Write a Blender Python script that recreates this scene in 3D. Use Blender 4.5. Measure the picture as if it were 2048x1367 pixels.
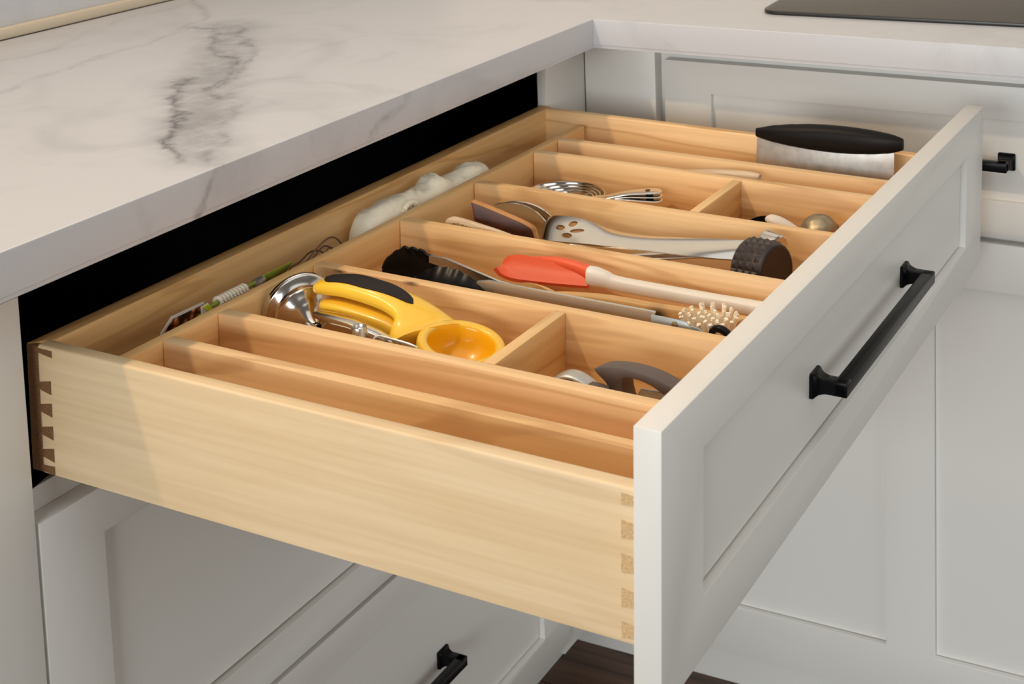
import bpy, bmesh, math, random
from mathutils import Vector, Matrix, noise
from math import sin, cos, pi, radians

random.seed(7)
S = 0.001                      # the script thinks in millimetres
scene = bpy.context.scene
for o in list(bpy.data.objects):
    bpy.data.objects.remove(o)
COL = scene.collection

# ------------------------------------------------------------------ camera
cam = bpy.data.cameras.new('camera')
cam_ob = bpy.data.objects.new('camera', cam)
COL.objects.link(cam_ob)
CA, CB, CC = 0.451851572, -0.113371335, -0.0255856782
fw = Vector((cos(CB)*cos(CA), cos(CB)*sin(CA), sin(CB)))
rt = fw.cross(Vector((0, 0, 1))).normalized()
up = rt.cross(fw)
rt2 = rt*cos(CC) + up*sin(CC)
up2 = -rt*sin(CC) + up*cos(CC)
m = Matrix.Identity(4)
for i in range(3):
    m[i][0], m[i][1], m[i][2] = rt2[i], up2[i], -fw[i]
m.translation = Vector((-748.345, -376.792, 396.468))*S
cam_ob.matrix_world = m
cam.sensor_fit = 'HORIZONTAL'
cam.sensor_width = 36
cam.lens = 2943.64/2048*36
cam.shift_x = (1024-1278.92)/2048
cam.shift_y = (-188.877-683.5)/2048
cam.clip_start = 0.02
cam.dof.use_dof = True
cam.dof.focus_distance = 1.3
cam.dof.aperture_fstop = 18
scene.camera = cam_ob

# ------------------------------------------------------------------ world, lights, exposure
world = bpy.data.worlds.new('room light')
scene.world = world
world.use_nodes = True
bg = world.node_tree.nodes['Background']
bg.inputs[0].default_value = (1.0, 0.90, 0.76, 1)
bg.inputs[1].default_value = 0.12
scene.view_settings.view_transform = 'Standard'
scene.view_settings.look = 'None'
scene.view_settings.gamma = 1
scene.view_settings.use_curve_mapping = False
scene.view_settings.exposure = 0.0


def area(name, loc, target, size, power, col, size_y=None, spread=180):
    l = bpy.data.lights.new(name, 'AREA')
    l.energy = power
    l.color = col
    l.size = size
    l.spread = radians(spread)
    if size_y:
        l.shape = 'RECTANGLE'
        l.size_y = size_y
    o = bpy.data.objects.new(name, l)
    COL.objects.link(o)
    o.location = loc
    o.rotation_euler = (Vector(target)-Vector(loc)).to_track_quat('-Z', 'Y').to_euler()
    return o


# recessed ceiling downlight (warm), soft ceiling bounce, and the windows to the left and in front
area('ceiling_downlight', (-0.55, 0.92, 1.45), (0.2, 0.3, 0), 0.06, 11.5, (1.0, 0.75, 0.48))
area('ceiling_downlight', (0.45, 0.95, 1.45), (0.45, 0.2, 0), 0.10, 3.0, (1.0, 0.76, 0.48))
area('ceiling_bounce', (0.0, 0.0, 1.55), (0.0, 0.0, 0), 2.6, 16.0, (1.0, 0.98, 0.95), 2.6)
area('window_daylight', (-4.5, -0.2, 0.65), (0.6, 0.2, -0.1), 3.0, 138, (0.96, 1.0, 1.0), 1.5)
area('window_daylight', (-0.5, -4.0, 0.6), (0.4, 0.2, -0.2), 3.0, 34, (0.95, 1.0, 1.0), 1.8)

# ------------------------------------------------------------------ node helpers
def new_mat(name):
    mt = bpy.data.materials.new(name)
    mt.use_nodes = True
    nt = mt.node_tree
    return mt, nt, nt.nodes['Principled BSDF']


def N(nt, typ, **kw):
    n = nt.nodes.new(typ)
    for k, v in kw.items():
        if hasattr(n, k) and not k.startswith('i_'):
            setattr(n, k, v)
        else:
            key = k[2:] if k.startswith('i_') else k
            key = int(key) if key.isdigit() else key
            n.inputs[key].default_value = v
    return n


def ramp(nt, stops):
    r = nt.nodes.new('ShaderNodeValToRGB')
    e = r.color_ramp.elements
    e[0].position, e[0].color = stops[0][0], (*stops[0][1], 1)
    e[1].position, e[1].color = stops[-1][0], (*stops[-1][1], 1)
    for p, c in stops[1:-1]:
        x = e.new(p)
        x.color = (*c, 1)
    return r


def lin(r, g, b):
    f = lambda c: c/12.92 if c <= 0.04045 else ((c+0.055)/1.055)**2.4
    return (f(r/255), f(g/255), f(b/255))


def add_bump(nt, bs, src, strength, dist=0.001):
    b = N(nt, 'ShaderNodeBump', Strength=strength, Distance=dist)
    nt.links.new(src, b.inputs['Height'])
    nt.links.new(b.outputs[0], bs.inputs['Normal'])


def plain(name, col, rough=0.5, metal=0.0, bump=0.0, bscale=60, var=0.0, coat=0.0):
    mt, nt, bs = new_mat(name)
    bs.inputs['Base Color'].default_value = (*col, 1)
    bs.inputs['Roughness'].default_value = rough
    bs.inputs['Metallic'].default_value = metal
    bs.inputs['Coat Weight'].default_value = coat
    tc = N(nt, 'ShaderNodeTexCoord')
    nz = N(nt, 'ShaderNodeTexNoise', Scale=bscale, Detail=4)
    nt.links.new(tc.outputs['Object'], nz.inputs['Vector'])
    if var:
        r = ramp(nt, [(0.3, tuple(c*(1-var) for c in col)), (0.7, tuple(min(1, c*(1+var)) for c in col))])
        nt.links.new(nz.outputs[0], r.inputs[0])
        nt.links.new(r.outputs[0], bs.inputs['Base Color'])
    if bump:
        add_bump(nt, bs, nz.outputs[0], bump)
    return mt


def wood(name, axis, c0, c1, c2, rough=0.45, freq=1.0, streak=0.42, ring=1.0):
    """pale drawer wood: long grain along one axis, fine streaks, a few darker growth lines"""
    mt, nt, bs = new_mat(name)
    L = nt.links.new
    tc = N(nt, 'ShaderNodeTexCoord')
    oi = N(nt, 'ShaderNodeObjectInfo')
    vm = N(nt, 'ShaderNodeVectorMath', operation='MULTIPLY_ADD')
    cx = N(nt, 'ShaderNodeCombineXYZ')
    mul = N(nt, 'ShaderNodeMath', operation='MULTIPLY')
    mul.inputs[1].default_value = 7.3
    L(oi.outputs['Random'], mul.inputs[0])
    for i in range(3):
        L(mul.outputs[0], cx.inputs[i])
    vm.inputs[1].default_value = (1, 1, 1)
    L(tc.outputs['Object'], vm.inputs[0])
    L(cx.outputs[0], vm.inputs[2])
    def scaled(a, b):
        s = [b*freq]*3
        s['xyz'.index(axis)] = a*freq
        v = N(nt, 'ShaderNodeVectorMath', operation='MULTIPLY')
        v.inputs[1].default_value = s
        L(vm.outputs[0], v.inputs[0])
        return v
    v1 = scaled(1.6, 14)
    n1 = N(nt, 'ShaderNodeTexNoise', Scale=1.0, Detail=3, Distortion=0.5)
    L(v1.outputs[0], n1.inputs['Vector'])
    # growth rings from the warped noise
    rg = N(nt, 'ShaderNodeMath', operation='MULTIPLY')
    rg.inputs[1].default_value = 26*ring
    L(n1.outputs[0], rg.inputs[0])
    sn = N(nt, 'ShaderNodeMath', operation='SINE')
    L(rg.outputs[0], sn.inputs[0])
    v2 = scaled(5, 190)
    n2 = N(nt, 'ShaderNodeTexNoise', Scale=1.0, Detail=5)
    L(v2.outputs[0], n2.inputs['Vector'])
    rr = ramp(nt, [(0.3, c0), (0.52, c1), (0.75, c0)])
    L(n1.outputs[0], rr.inputs[0])
    rline = ramp(nt, [(0.80, (0, 0, 0)), (1.0, (1, 1, 1))])
    L(sn.outputs[0], rline.inputs[0])
    mx = N(nt, 'ShaderNodeMix', data_type='RGBA')
    sc = N(nt, 'ShaderNodeMath', operation='MULTIPLY')
    sc.inputs[1].default_value = streak
    L(rline.outputs[0], sc.inputs[0])
    L(sc.outputs[0], mx.inputs['Factor'])
    L(rr.outputs[0], mx.inputs['A'])
    mx.inputs['B'].default_value = (*c2, 1)
    mx2 = N(nt, 'ShaderNodeMix', data_type='RGBA', blend_type='MULTIPLY')
    mx2.inputs['Factor'].default_value = 1
    r2 = ramp(nt, [(0.3, (0.90, 0.87, 0.82)), (0.65, (1, 1, 1))])
    L(n2.outputs[0], r2.inputs[0])
    L(mx.outputs['Result'], mx2.inputs['A'])
    L(r2.outputs[0], mx2.inputs['B'])
    L(mx2.outputs['Result'], bs.inputs['Base Color'])
    bs.inputs['Roughness'].default_value = rough
    add_bump(nt, bs, n2.outputs[0], 0.05, 0.0005)
    return mt


WA, WB, WC = lin(249, 213, 166), lin(239, 196, 140), lin(190, 134, 78)
M = {}
M['wood_y'] = wood('maple_grain_y', 'y', WA, WB, WC)
M['wood_x'] = wood('maple_grain_x', 'x', lin(243, 204, 148), lin(230, 183, 121), lin(188, 132, 74))
PA, PB, PC = lin(233, 209, 174), lin(227, 200, 160), lin(208, 172, 126)
M['wood_pale'] = wood('poplar_side', 'y', PA, PB, PC, streak=0.30, ring=0.8)
M['wood_end'] = plain('end_grain', lin(122, 86, 52), 0.8, bump=0.4, bscale=700, var=0.3)
M['wood_pin'] = plain('pin_end_grain', lin(205, 172, 128), 0.8, bump=0.3, bscale=600, var=0.2)
M['paint'] = plain('white_paint', lin(230, 228, 224), 0.38, bump=0.012, bscale=220)
M['black_metal'] = plain('black_metal', lin(9, 9, 12), 0.3, 0.0, bump=0.02, bscale=900)

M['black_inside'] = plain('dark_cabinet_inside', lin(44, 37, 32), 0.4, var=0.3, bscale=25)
M['lit_brown_panel'] = plain('lit_brown_inner_panel', lin(190, 164, 144), 0.45, var=0.12, bscale=20)  # lighter than the other inside walls, standing in for light on it
M['steel'] = plain('polished_steel', (0.74, 0.71, 0.67), 0.17, 1.0, bump=0.02, bscale=30)
M['steel_brushed'] = plain('brushed_steel', (0.66, 0.65, 0.63), 0.32, 1.0, bump=0.05, bscale=500)
M['steel_dull'] = plain('dull_steel', (0.60, 0.60, 0.58), 0.42, 0.85, bump=0.05, bscale=90, var=0.12)
M['zinc'] = plain('zinc_plate', lin(178, 188, 190), 0.42, 0.55, bump=0.02, bscale=200)
M['brass'] = plain('aged_metal', lin(164, 148, 122), 0.38, 0.9, bump=0.1, bscale=120, var=0.2)
M['yellow'] = plain('yellow_enamel', lin(246, 196, 58), 0.27, bump=0.01, bscale=200, coat=0.3)
M['yellow_in'] = plain('yellow_enamel_bowl', lin(246, 184, 22), 0.24, bump=0.01, bscale=200, coat=0.3)
M['black_rubber'] = plain('black_rubber', lin(40, 35, 34), 0.55, bump=0.05, bscale=700)
M['scraper_black'] = plain('scraper_black', lin(22, 19, 18), 0.42, bump=0.03, bscale=300)
M['black_gloss'] = plain('black_nylon', lin(20, 18, 18), 0.3, bump=0.02, bscale=300)
M['red'] = plain('red_silicone', lin(232, 92, 52), 0.42, bump=0.02, bscale=300)
M['white_plastic'] = plain('white_plastic', lin(236, 226, 214), 0.4, bump=0.03, bscale=150)
M['taupe'] = plain('taupe_plastic', lin(94, 82, 78), 0.5, bump=0.03, bscale=400)
M['dark_brown'] = plain('dark_brown_plastic', lin(36, 26, 25), 0.45, bump=0.1, bscale=200, var=0.15)
M['pyramid'] = plain('dark_pyramid_face', lin(60, 50, 48), 0.42, bump=0.3, bscale=200, var=0.4)
for k_ in ('black_metal', 'scraper_black', 'black_rubber', 'black_gloss'):
    M[k_].node_tree.nodes['Principled BSDF'].inputs['Specular IOR Level'].default_value = 0.15
M['bristle'] = plain('bristle', lin(252, 238, 216), 0.7, var=0.08, bscale=300)
M['cloth'] = plain('muslin', lin(255, 243, 220), 0.9, bump=0.15, bscale=200, var=0.05)
M['twine'] = plain('twine', lin(246, 234, 212), 0.9, bump=0.4, bscale=900, var=0.1)
M['green'] = plain('green_stake', lin(158, 172, 62), 0.55, var=0.2, bscale=90)
M['label_yellow'] = plain('yellow_label', lin(206, 214, 30), 0.5)
M['card'] = plain('white_card', lin(225, 218, 208), 0.6)
M['twig'] = plain('dark_twig', lin(112, 84, 62), 0.7, var=0.3, bscale=200)
M['glass_black'] = plain('black_glass', lin(30, 26, 24), 0.3, var=0.08, bscale=8)
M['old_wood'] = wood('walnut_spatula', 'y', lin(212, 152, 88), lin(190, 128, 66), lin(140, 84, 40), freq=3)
M['dark_wood'] = wood('dark_spatula_face', 'y', lin(92, 44, 16), lin(74, 32, 10), lin(46, 18, 5), freq=3)
M['spoon_wood'] = wood('spoon_wood', 'y', lin(226, 182, 122), lin(214, 168, 106), lin(180, 128, 72), freq=4)
M['pale_wood'] = wood('pale_paddle_wood', 'y', lin(230, 206, 178), lin(220, 194, 162), lin(196, 160, 120), freq=4)
M['wall_paint'] = plain('wall_paint', lin(222, 214, 202), 0.7, bump=0.03, bscale=150)
M['caulk'] = plain('beige_trim', lin(204, 190, 168), 0.5, bump=0.02, bscale=100)


def speckled():
    mt, nt, bs = new_mat('speckled_face')
    tc = N(nt, 'ShaderNodeTexCoord')
    v = N(nt, 'ShaderNodeTexVoronoi', Scale=520)
    r = ramp(nt, [(0.15, lin(96, 70, 44)), (0.5, lin(196, 164, 122))])
    nt.links.new(tc.outputs['Object'], v.inputs['Vector'])
    nt.links.new(v.outputs['Distance'], r.inputs[0])
    nt.links.new(r.outputs[0], bs.inputs['Base Color'])
    bs.inputs['Roughness'].default_value = 0.7
    return mt


M['speckled'] = speckled()


def food_print():
    mt, nt, bs = new_mat('food_photo_print')
    tc = N(nt, 'ShaderNodeTexCoord')
    v = N(nt, 'ShaderNodeTexVoronoi', Scale=150)
    n = N(nt, 'ShaderNodeTexNoise', Scale=90, Detail=3)
    nt.links.new(tc.outputs['Object'], n.inputs['Vector'])
    nt.links.new(tc.outputs['Object'], v.inputs['Vector'])
    r = ramp(nt, [(0.10, lin(232, 196, 160)), (0.32, lin(190, 116, 62)), (0.5, lin(104, 46, 30)), (0.8, lin(34, 18, 15))])
    nt.links.new(v.outputs['Distance'], r.inputs[0])
    r2 = ramp(nt, [(0.4, (1, 1, 1)), (0.6, lin(210, 150, 60))])
    nt.links.new(n.outputs[0], r2.inputs[0])
    mx = N(nt, 'ShaderNodeMix', data_type='RGBA', blend_type='MULTIPLY')
    mx.inputs['Factor'].default_value = 1
    nt.links.new(r.outputs[0], mx.inputs['A'])
    nt.links.new(r2.outputs[0], mx.inputs['B'])
    nt.links.new(mx.outputs['Result'], bs.inputs['Base Color'])
    bs.inputs['Roughness'].default_value = 0.35
    return mt


M['food'] = food_print()


def burnt_wood(y0, z0):
    """spoon handle with one scorched spot (object coordinates in metres)"""
    mt = M['spoon_wood'].copy()
    mt.name = 'scorched_spoon_wood'
    nt = mt.node_tree
    bs = nt.nodes['Principled BSDF']
    src = bs.inputs['Base Color'].links[0].from_socket
    tc = N(nt, 'ShaderNodeTexCoord')
    sp = N(nt, 'ShaderNodeVectorMath', operation='SUBTRACT')
    sp.inputs[1].default_value = (0, y0, z0)
    nt.links.new(tc.outputs['Object'], sp.inputs[0])
    ml = N(nt, 'ShaderNodeVectorMath', operation='MULTIPLY')
    ml.inputs[1].default_value = (0.3, 1, 1.6)
    nt.links.new(sp.outputs[0], ml.inputs[0])
    ln = N(nt, 'ShaderNodeVectorMath', operation='LENGTH')
    nt.links.new(ml.outputs[0], ln.inputs[0])
    r = ramp(nt, [(0.003, (1, 1, 1)), (0.014, (0, 0, 0))])
    nt.links.new(ln.outputs['Value'], r.inputs[0])
    mx = N(nt, 'ShaderNodeMix', data_type='RGBA')
    nt.links.new(r.outputs[0], mx.inputs['Factor'])
    nt.links.new(src, mx.inputs['A'])
    mx.inputs['B'].default_value = (0.008, 0.004, 0.003, 1)
    nt.links.new(mx.outputs['Result'], bs.inputs['Base Color'])
    return mt


def spot_wood(base, name, pts, r0):
    """a copy of a wood with a few small dark knots at given object coordinates"""
    mt = base.copy()
    mt.name = name
    nt = mt.node_tree
    bs = nt.nodes['Principled BSDF']
    tc = N(nt, 'ShaderNodeTexCoord')
    for p in pts:
        src = bs.inputs['Base Color'].links[0].from_socket
        sp = N(nt, 'ShaderNodeVectorMath', operation='SUBTRACT')
        sp.inputs[1].default_value = p
        nt.links.new(tc.outputs['Object'], sp.inputs[0])
        ml = N(nt, 'ShaderNodeVectorMath', operation='MULTIPLY')
        ml.inputs[1].default_value = (1, 0.38, 1.2)
        nt.links.new(sp.outputs[0], ml.inputs[0])
        ln = N(nt, 'ShaderNodeVectorMath', operation='LENGTH')
        nt.links.new(ml.outputs[0], ln.inputs[0])
        r = ramp(nt, [(r0*0.4, (1, 1, 1)), (r0, (0, 0, 0))])
        nt.links.new(ln.outputs['Value'], r.inputs[0])
        mx = N(nt, 'ShaderNodeMix', data_type='RGBA')
        nt.links.new(r.outputs[0], mx.inputs['Factor'])
        nt.links.new(src, mx.inputs['A'])
        mx.inputs['B'].default_value = (0.05, 0.022, 0.008, 1)
        nt.links.new(mx.outputs['Result'], bs.inputs['Base Color'])
    return mt


# ---- marble with the photograph's veins as 3-D polylines (x, y, z in mm)
ZT = 49.1
def top(l):
    return [(x, y, ZT) for x, y in l]
def edg(l):
    return [(x, 469.7, z) for x, z in l]
VEINS = [  # points, half width mm, strength
    (top([(641, 933), (643, 897), (574, 828), (525, 773), (511, 744), (467, 714), (408, 680), (368, 644)]), 4.5, 0.62),
    (top([(672, 868), (586, 792), (550, 748), (496, 719), (446, 692), (400, 663)]), 5, 0.55),
    (top([(420, 725), (334, 665), (283, 611), (268, 589), (240, 577), (221, 573), (198, 556), (188, 528), (168, 508)]), 5, 0.75),
    (top([(363, 604), (325, 590), (281, 555), (223, 514), (186, 487), (174, 472)]), 5, 0.42),
    (top([(304, 875), (362, 888), (414, 888), (478, 910), (512, 908), (558, 902), (614, 927), (702, 964), (729, 979), (792, 1067)]), 5, 0.50),
    (top([(419, 1008), (466, 990), (544, 1021), (630, 1056), (694, 1053), (781, 1062)]), 5, 0.40),
    (top([(547, 687), (594, 695), (637, 694), (678, 682)]), 6, 0.30),
    (top([(370, 637), (447, 649), (463, 623), (452, 557), (449, 508), (441, 471)]), 5, 0.34),
    (top([(379, 611), (375, 570), (354, 528)]), 5, 0.25),
    (top([(554, 596), (571, 592), (603, 595)]), 9, 0.30),
    (top([(505, 878), (475, 823), (585, 900)]), 9, 0.22),
    (top([(666, 888), (512, 762), (394, 681), (298, 602), (246, 562), (190, 500)]), 66, 0.42),
    (edg([(445, 46), (442, 34), (409, 30), (384, 19)]), 4, 0.55),
    (edg([(176, 48), (165, 34), (154, 22), (150, 14)]), 6, 0.72),
    (edg([(90, 46), (85, 20)]), 8, 0.30),
    (edg([(306, 47), (306, 26)]), 4, 0.3),
    ([(918, 470, ZT), (962, 449, ZT), (970, 482, ZT)], 14, 0.2),
    ([(900, 420, 40), (854, 380, 20)], 16, 0.2),
]


def marble():
    mt, nt, bs = new_mat('veined_marble')
    L = nt.links.new
    geo = N(nt, 'ShaderNodeNewGeometry')
    n1 = N(nt, 'ShaderNodeTexNoise', Scale=16, Detail=8, Roughness=0.62)
    L(geo.outputs['Position'], n1.inputs['Vector'])
    sb = N(nt, 'ShaderNodeVectorMath', operation='SUBTRACT')
    sb.inputs[1].default_value = (0.5, 0.5, 0.5)
    L(n1.outputs['Color'], sb.inputs[0])
    sc = N(nt, 'ShaderNodeVectorMath', operation='MULTIPLY_ADD')
    sc.inputs[1].default_value = (0.075, 0.06, 0.03)
    L(sb.outputs[0], sc.inputs[0])
    L(geo.outputs['Position'], sc.inputs[2])
    P = sc.outputs[0]
    total = None
    for pts, w, st in VEINS:
        best = None
        for a, b in zip(pts[:-1], pts[1:]):
            A = Vector(a)*S
            D = (Vector(b)-Vector(a))*S
            q = N(nt, 'ShaderNodeVectorMath', operation='SUBTRACT')
            q.inputs[1].default_value = A
            L(P, q.inputs[0])
            dt = N(nt, 'ShaderNodeVectorMath', operation='DOT_PRODUCT')
            dt.inputs[1].default_value = D/D.length_squared
            L(q.outputs[0], dt.inputs[0])
            cl = N(nt, 'ShaderNodeClamp')
            L(dt.outputs['Value'], cl.inputs[0])
            s2 = N(nt, 'ShaderNodeVectorMath', operation='SCALE')
            s2.inputs[0].default_value = D
            L(cl.outputs[0], s2.inputs['Scale'])
            ds = N(nt, 'ShaderNodeVectorMath', operation='DISTANCE')
            L(q.outputs[0], ds.inputs[0])
            L(s2.outputs[0], ds.inputs[1])
            if best is None:
                best = ds.outputs['Value']
            else:
                mn = N(nt, 'ShaderNodeMath', operation='MINIMUM')
                L(best, mn.inputs[0])
                L(ds.outputs['Value'], mn.inputs[1])
                best = mn.outputs[0]
        mr = N(nt, 'ShaderNodeMapRange', interpolation_type='SMOOTHSTEP' if w > 20 else 'LINEAR')
        mr.inputs['From Min'].default_value = 0
        mr.inputs['From Max'].default_value = w*S*(1.0 if w > 20 else 2.2)
        mr.inputs['To Min'].default_value = st
        mr.inputs['To Max'].default_value = 0
        L(best, mr.inputs['Value'])
        if w <= 20:
            pw = N(nt, 'ShaderNodeMath', operation='POWER')
            pw.inputs[1].default_value = 1.7
            L(mr.outputs[0], pw.inputs[0])
            val = pw.outputs[0]
        else:
            val = mr.outputs[0]
        if total is None:
            total = val
        else:
            mxm = N(nt, 'ShaderNodeMath', operation='ADD' if w > 20 else 'MAXIMUM')
            L(total, mxm.inputs[0])
            L(val, mxm.inputs[1])
            total = mxm.outputs[0]
    # break the veins up and add a faint cloud
    n2 = N(nt, 'ShaderNodeTexNoise', Scale=34, Detail=6, Roughness=0.7)
    L(geo.outputs['Position'], n2.inputs['Vector'])
    r2 = ramp(nt, [(0.30, (0.35,)*3), (0.56, (1,)*3)])
    L(n2.outputs[0], r2.inputs[0])
    mm = N(nt, 'ShaderNodeMath', operation='MULTIPLY')
    L(total, mm.inputs[0])
    L(r2.outputs[0], mm.inputs[1])
    n3 = N(nt, 'ShaderNodeTexNoise', Scale=5, Detail=5, Roughness=0.6, Distortion=1.2)
    L(geo.outputs['Position'], n3.inputs['Vector'])
    r3 = ramp(nt, [(0.5, (0, 0, 0)), (0.8, (0.26,)*3)])
    L(n3.outputs[0], r3.inputs[0])
    ad = N(nt, 'ShaderNodeMath', operation='ADD', use_clamp=True)
    L(mm.outputs[0], ad.inputs[0])
    L(r3.outputs[0], ad.inputs[1])
    mx = N(nt, 'ShaderNodeMix', data_type='RGBA')
    L(ad.outputs[0], mx.inputs['Factor'])
    mx.inputs['A'].default_value = (*lin(195, 196, 201), 1)
    mx.inputs['B'].default_value = (*lin(74, 72, 74), 1)
    L(mx.outputs['Result'], bs.inputs['Base Color'])
    bs.inputs['Roughness'].default_value = 0.32
    return mt


M['marble'] = marble()


def plank_mat():
    mt = wood('dark_floor_wood', 'y', lin(112, 82, 62), lin(86, 60, 44), lin(48, 32, 24), freq=1.2, streak=0.7)
    return mt


M['plank'] = plank_mat()

# ------------------------------------------------------------------ mesh helpers (mm)
def BM():
    return bmesh.new()


def box(bm, x0, x1, y0, y1, z0, z1, bev=0.0, seg=2):
    vs = [bm.verts.new(p) for p in ((x0, y0, z0), (x1, y0, z0), (x1, y1, z0), (x0, y1, z0),
                                    (x0, y0, z1), (x1, y0, z1), (x1, y1, z1), (x0, y1, z1))]
    fs = [bm.faces.new([vs[i] for i in f]) for f in
          ((3, 2, 1, 0), (4, 5, 6, 7), (0, 1, 5, 4), (1, 2, 6, 5), (2, 3, 7, 6), (3, 0, 4, 7))]
    if bev:
        es = list({e for f in fs for e in f.edges})
        bmesh.ops.bevel(bm, geom=es, offset=bev, segments=seg, profile=0.5, affect='EDGES')
    return bm


def prism(bm, outline, h, axis, a0, a1, bev=0.0, seg=2):
    """outline = 2-D points; axis 'x': (y,z), 'y': (x,z), 'z': (x,y); extruded from a0 to a1"""
    def mk(p, a):
        return {'x': (a, p[0], p[1]), 'y': (p[0], a, p[1]), 'z': (p[0], p[1], a)}[axis]
    A = [bm.verts.new(mk(p, a0)) for p in outline]
    B = [bm.verts.new(mk(p, a1)) for p in outline]
    n = len(A)
    fs = [bm.faces.new(A), bm.faces.new(B[::-1])]
    for i in range(n):
        fs.append(bm.faces.new((A[i], B[i], B[(i+1) % n], A[(i+1) % n])))
    bmesh.ops.recalc_face_normals(bm, faces=fs)
    if bev:
        es = list({e for f in fs[:2] for e in f.edges})
        bmesh.ops.bevel(bm, geom=es, offset=bev, segments=seg, profile=0.5, affect='EDGES')
    return bm


def loft(bm, rings, cap=True, closed=True):
    R = [[bm.verts.new(p) for p in r] for r in rings]
    fs = []
    for a, b in zip(R[:-1], R[1:]):
        n = len(a)
        for i in range(n if closed else n-1):
            fs.append(bm.faces.new((a[i], a[(i+1) % n], b[(i+1) % n], b[i])))
    if cap and closed:
        fs.append(bm.faces.new(R[0][::-1]))
        fs.append(bm.faces.new(R[-1]))
    bmesh.ops.recalc_face_normals(bm, faces=fs)
    return bm


def frames(pts, upv=(0, 0, 1)):
    P = [Vector(p) for p in pts]
    out = []
    u0 = Vector(upv)
    for i, p in enumerate(P):
        t = (P[min(i+1, len(P)-1)]-P[max(i-1, 0)]).normalized()
        s = t.cross(u0)
        if s.length < 1e-4:
            s = t.cross(Vector((1, 0, 0)))
        s.normalize()
        u = s.cross(t).normalized()
        out.append((p, s, u))
    return out


def sweep(bm, pts, w, h=None, n=12, upv=(0, 0, 1), power=1.0, cap=True):
    """superellipse sweep; w,h = full width / height (lists or numbers)"""
    rings = []
    h = w if h is None else h
    for i, (p, s, u) in enumerate(frames(pts, upv)):
        wi = w[i] if isinstance(w, (list, tuple)) else w
        hi = h[i] if isinstance(h, (list, tuple)) else h
        ring = []
        for k in range(n):
            a = 2*pi*k/n
            c, d = cos(a), sin(a)
            f = lambda q: math.copysign(abs(q)**power, q)
            ring.append(p+s*(wi/2*f(c))+u*(hi/2*f(d)))
        rings.append(ring)
    return loft(bm, rings, cap)


def spline(pts, n=8):
    """Catmull-Rom through points (any dimension)"""
    P = [tuple(p) for p in pts]
    out = []
    for i in range(len(P)-1):
        p0, p1, p2, p3 = P[max(i-1, 0)], P[i], P[i+1], P[min(i+2, len(P)-1)]
        for k in range(n):
            t = k/n
            out.append(tuple(0.5*((2*b)+(-a+c)*t+(2*a-5*b+4*c-d)*t*t+(-a+3*b-3*c+d)*t**3)
                             for a, b, c, d in zip(p0, p1, p2, p3)))
    out.append(P[-1])
    return out


def lathe(bm, prof, c, axis, n=40, cap=True):
    """prof = [(radius, distance along axis)]"""
    ax_ = Vector(axis).normalized()
    e1 = ax_.cross(Vector((0.123, 0.31, 0.94))).normalized()
    e2 = ax_.cross(e1)
    c = Vector(c)
    rings = [[c+ax_*d+(e1*cos(2*pi*k/n)+e2*sin(2*pi*k/n))*max(r, 0.01) for k in range(n)] for r, d in prof]
    return loft(bm, rings, cap)


def sheet(bm, grid, thick, nrm=None):
    """grid[i][j] -> points; closed shell with thickness along vertex normals"""
    nI, nJ = len(grid), len(grid[0])
    G = [[Vector(p) for p in r] for r in grid]
    def nor(i, j):
        a = G[min(i+1, nI-1)][j]-G[max(i-1, 0)][j]
        b = G[i][min(j+1, nJ-1)]-G[i][max(j-1, 0)]
        v = a.cross(b)
        return v.normalized() if v.length > 1e-9 else Vector((0, 0, 1))
    A = [[bm.verts.new(G[i][j]+nor(i, j)*thick/2) for j in range(nJ)] for i in range(nI)]
    B = [[bm.verts.new(G[i][j]-nor(i, j)*thick/2) for j in range(nJ)] for i in range(nI)]
    fs = []
    for i in range(nI-1):
        for j in range(nJ-1):
            fs.append(bm.faces.new((A[i][j], A[i+1][j], A[i+1][j+1], A[i][j+1])))
            fs.append(bm.faces.new((B[i][j], B[i][j+1], B[i+1][j+1], B[i+1][j])))
    for i in range(nI-1):
        fs.append(bm.faces.new((A[i][0], B[i][0], B[i+1][0], A[i+1][0])))
        fs.append(bm.faces.new((A[i][-1], A[i+1][-1], B[i+1][-1], B[i][-1])))
    for j in range(nJ-1):
        fs.append(bm.faces.new((A[0][j], A[0][j+1], B[0][j+1], B[0][j])))
        fs.append(bm.faces.new((A[-1][j], B[-1][j], B[-1][j+1], A[-1][j+1])))
    bmesh.ops.recalc_face_normals(bm, faces=fs)
    return bm


def mesh_of(name, bm, mats, base=(0, 0, 0), smooth=None):
    b = Vector(base)
    for v in bm.verts:
        v.co = (v.co-b)*S
    me = bpy.data.meshes.new(name)
    bm.normal_update()
    bm.to_mesh(me)
    bm.free()
    for mt in (mats if isinstance(mats, (list, tuple)) else [mats]):
        me.materials.append(mt)
    if smooth is not None:
        for p in me.polygons:
            p.use_smooth = True
        me.set_sharp_from_angle(angle=radians(smooth))
    return me


class Thing:
    """an Empty at the thing's base; parts are meshes under it; coordinates in mm of frame `fr`"""
    def __init__(self, name, label, cat, base=(0, 0, 0), fr=None, group=None, kind=None):
        self.base = Vector(base)
        o = bpy.data.objects.new(name, None)
        o.empty_display_size = 0.02
        COL.objects.link(o)
        o.matrix_world = (fr or Matrix.Identity(4)) @ Matrix.Translation(self.base*S)
        o['label'] = label
        o['category'] = cat
        if group:
            o['group'] = group
        if kind:
            o['kind'] = kind
        self.o = o

    def part(self, name, bm, mat, parent=None, smooth=35, label=None, kind=None):
        me = mesh_of(name, bm, mat, self.base, smooth)
        ob = bpy.data.objects.new(name, me)
        COL.objects.link(ob)
        ob.parent = parent or self.o
        if label:
            ob['label'] = label
        if kind:
            ob['kind'] = kind
        return ob


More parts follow.
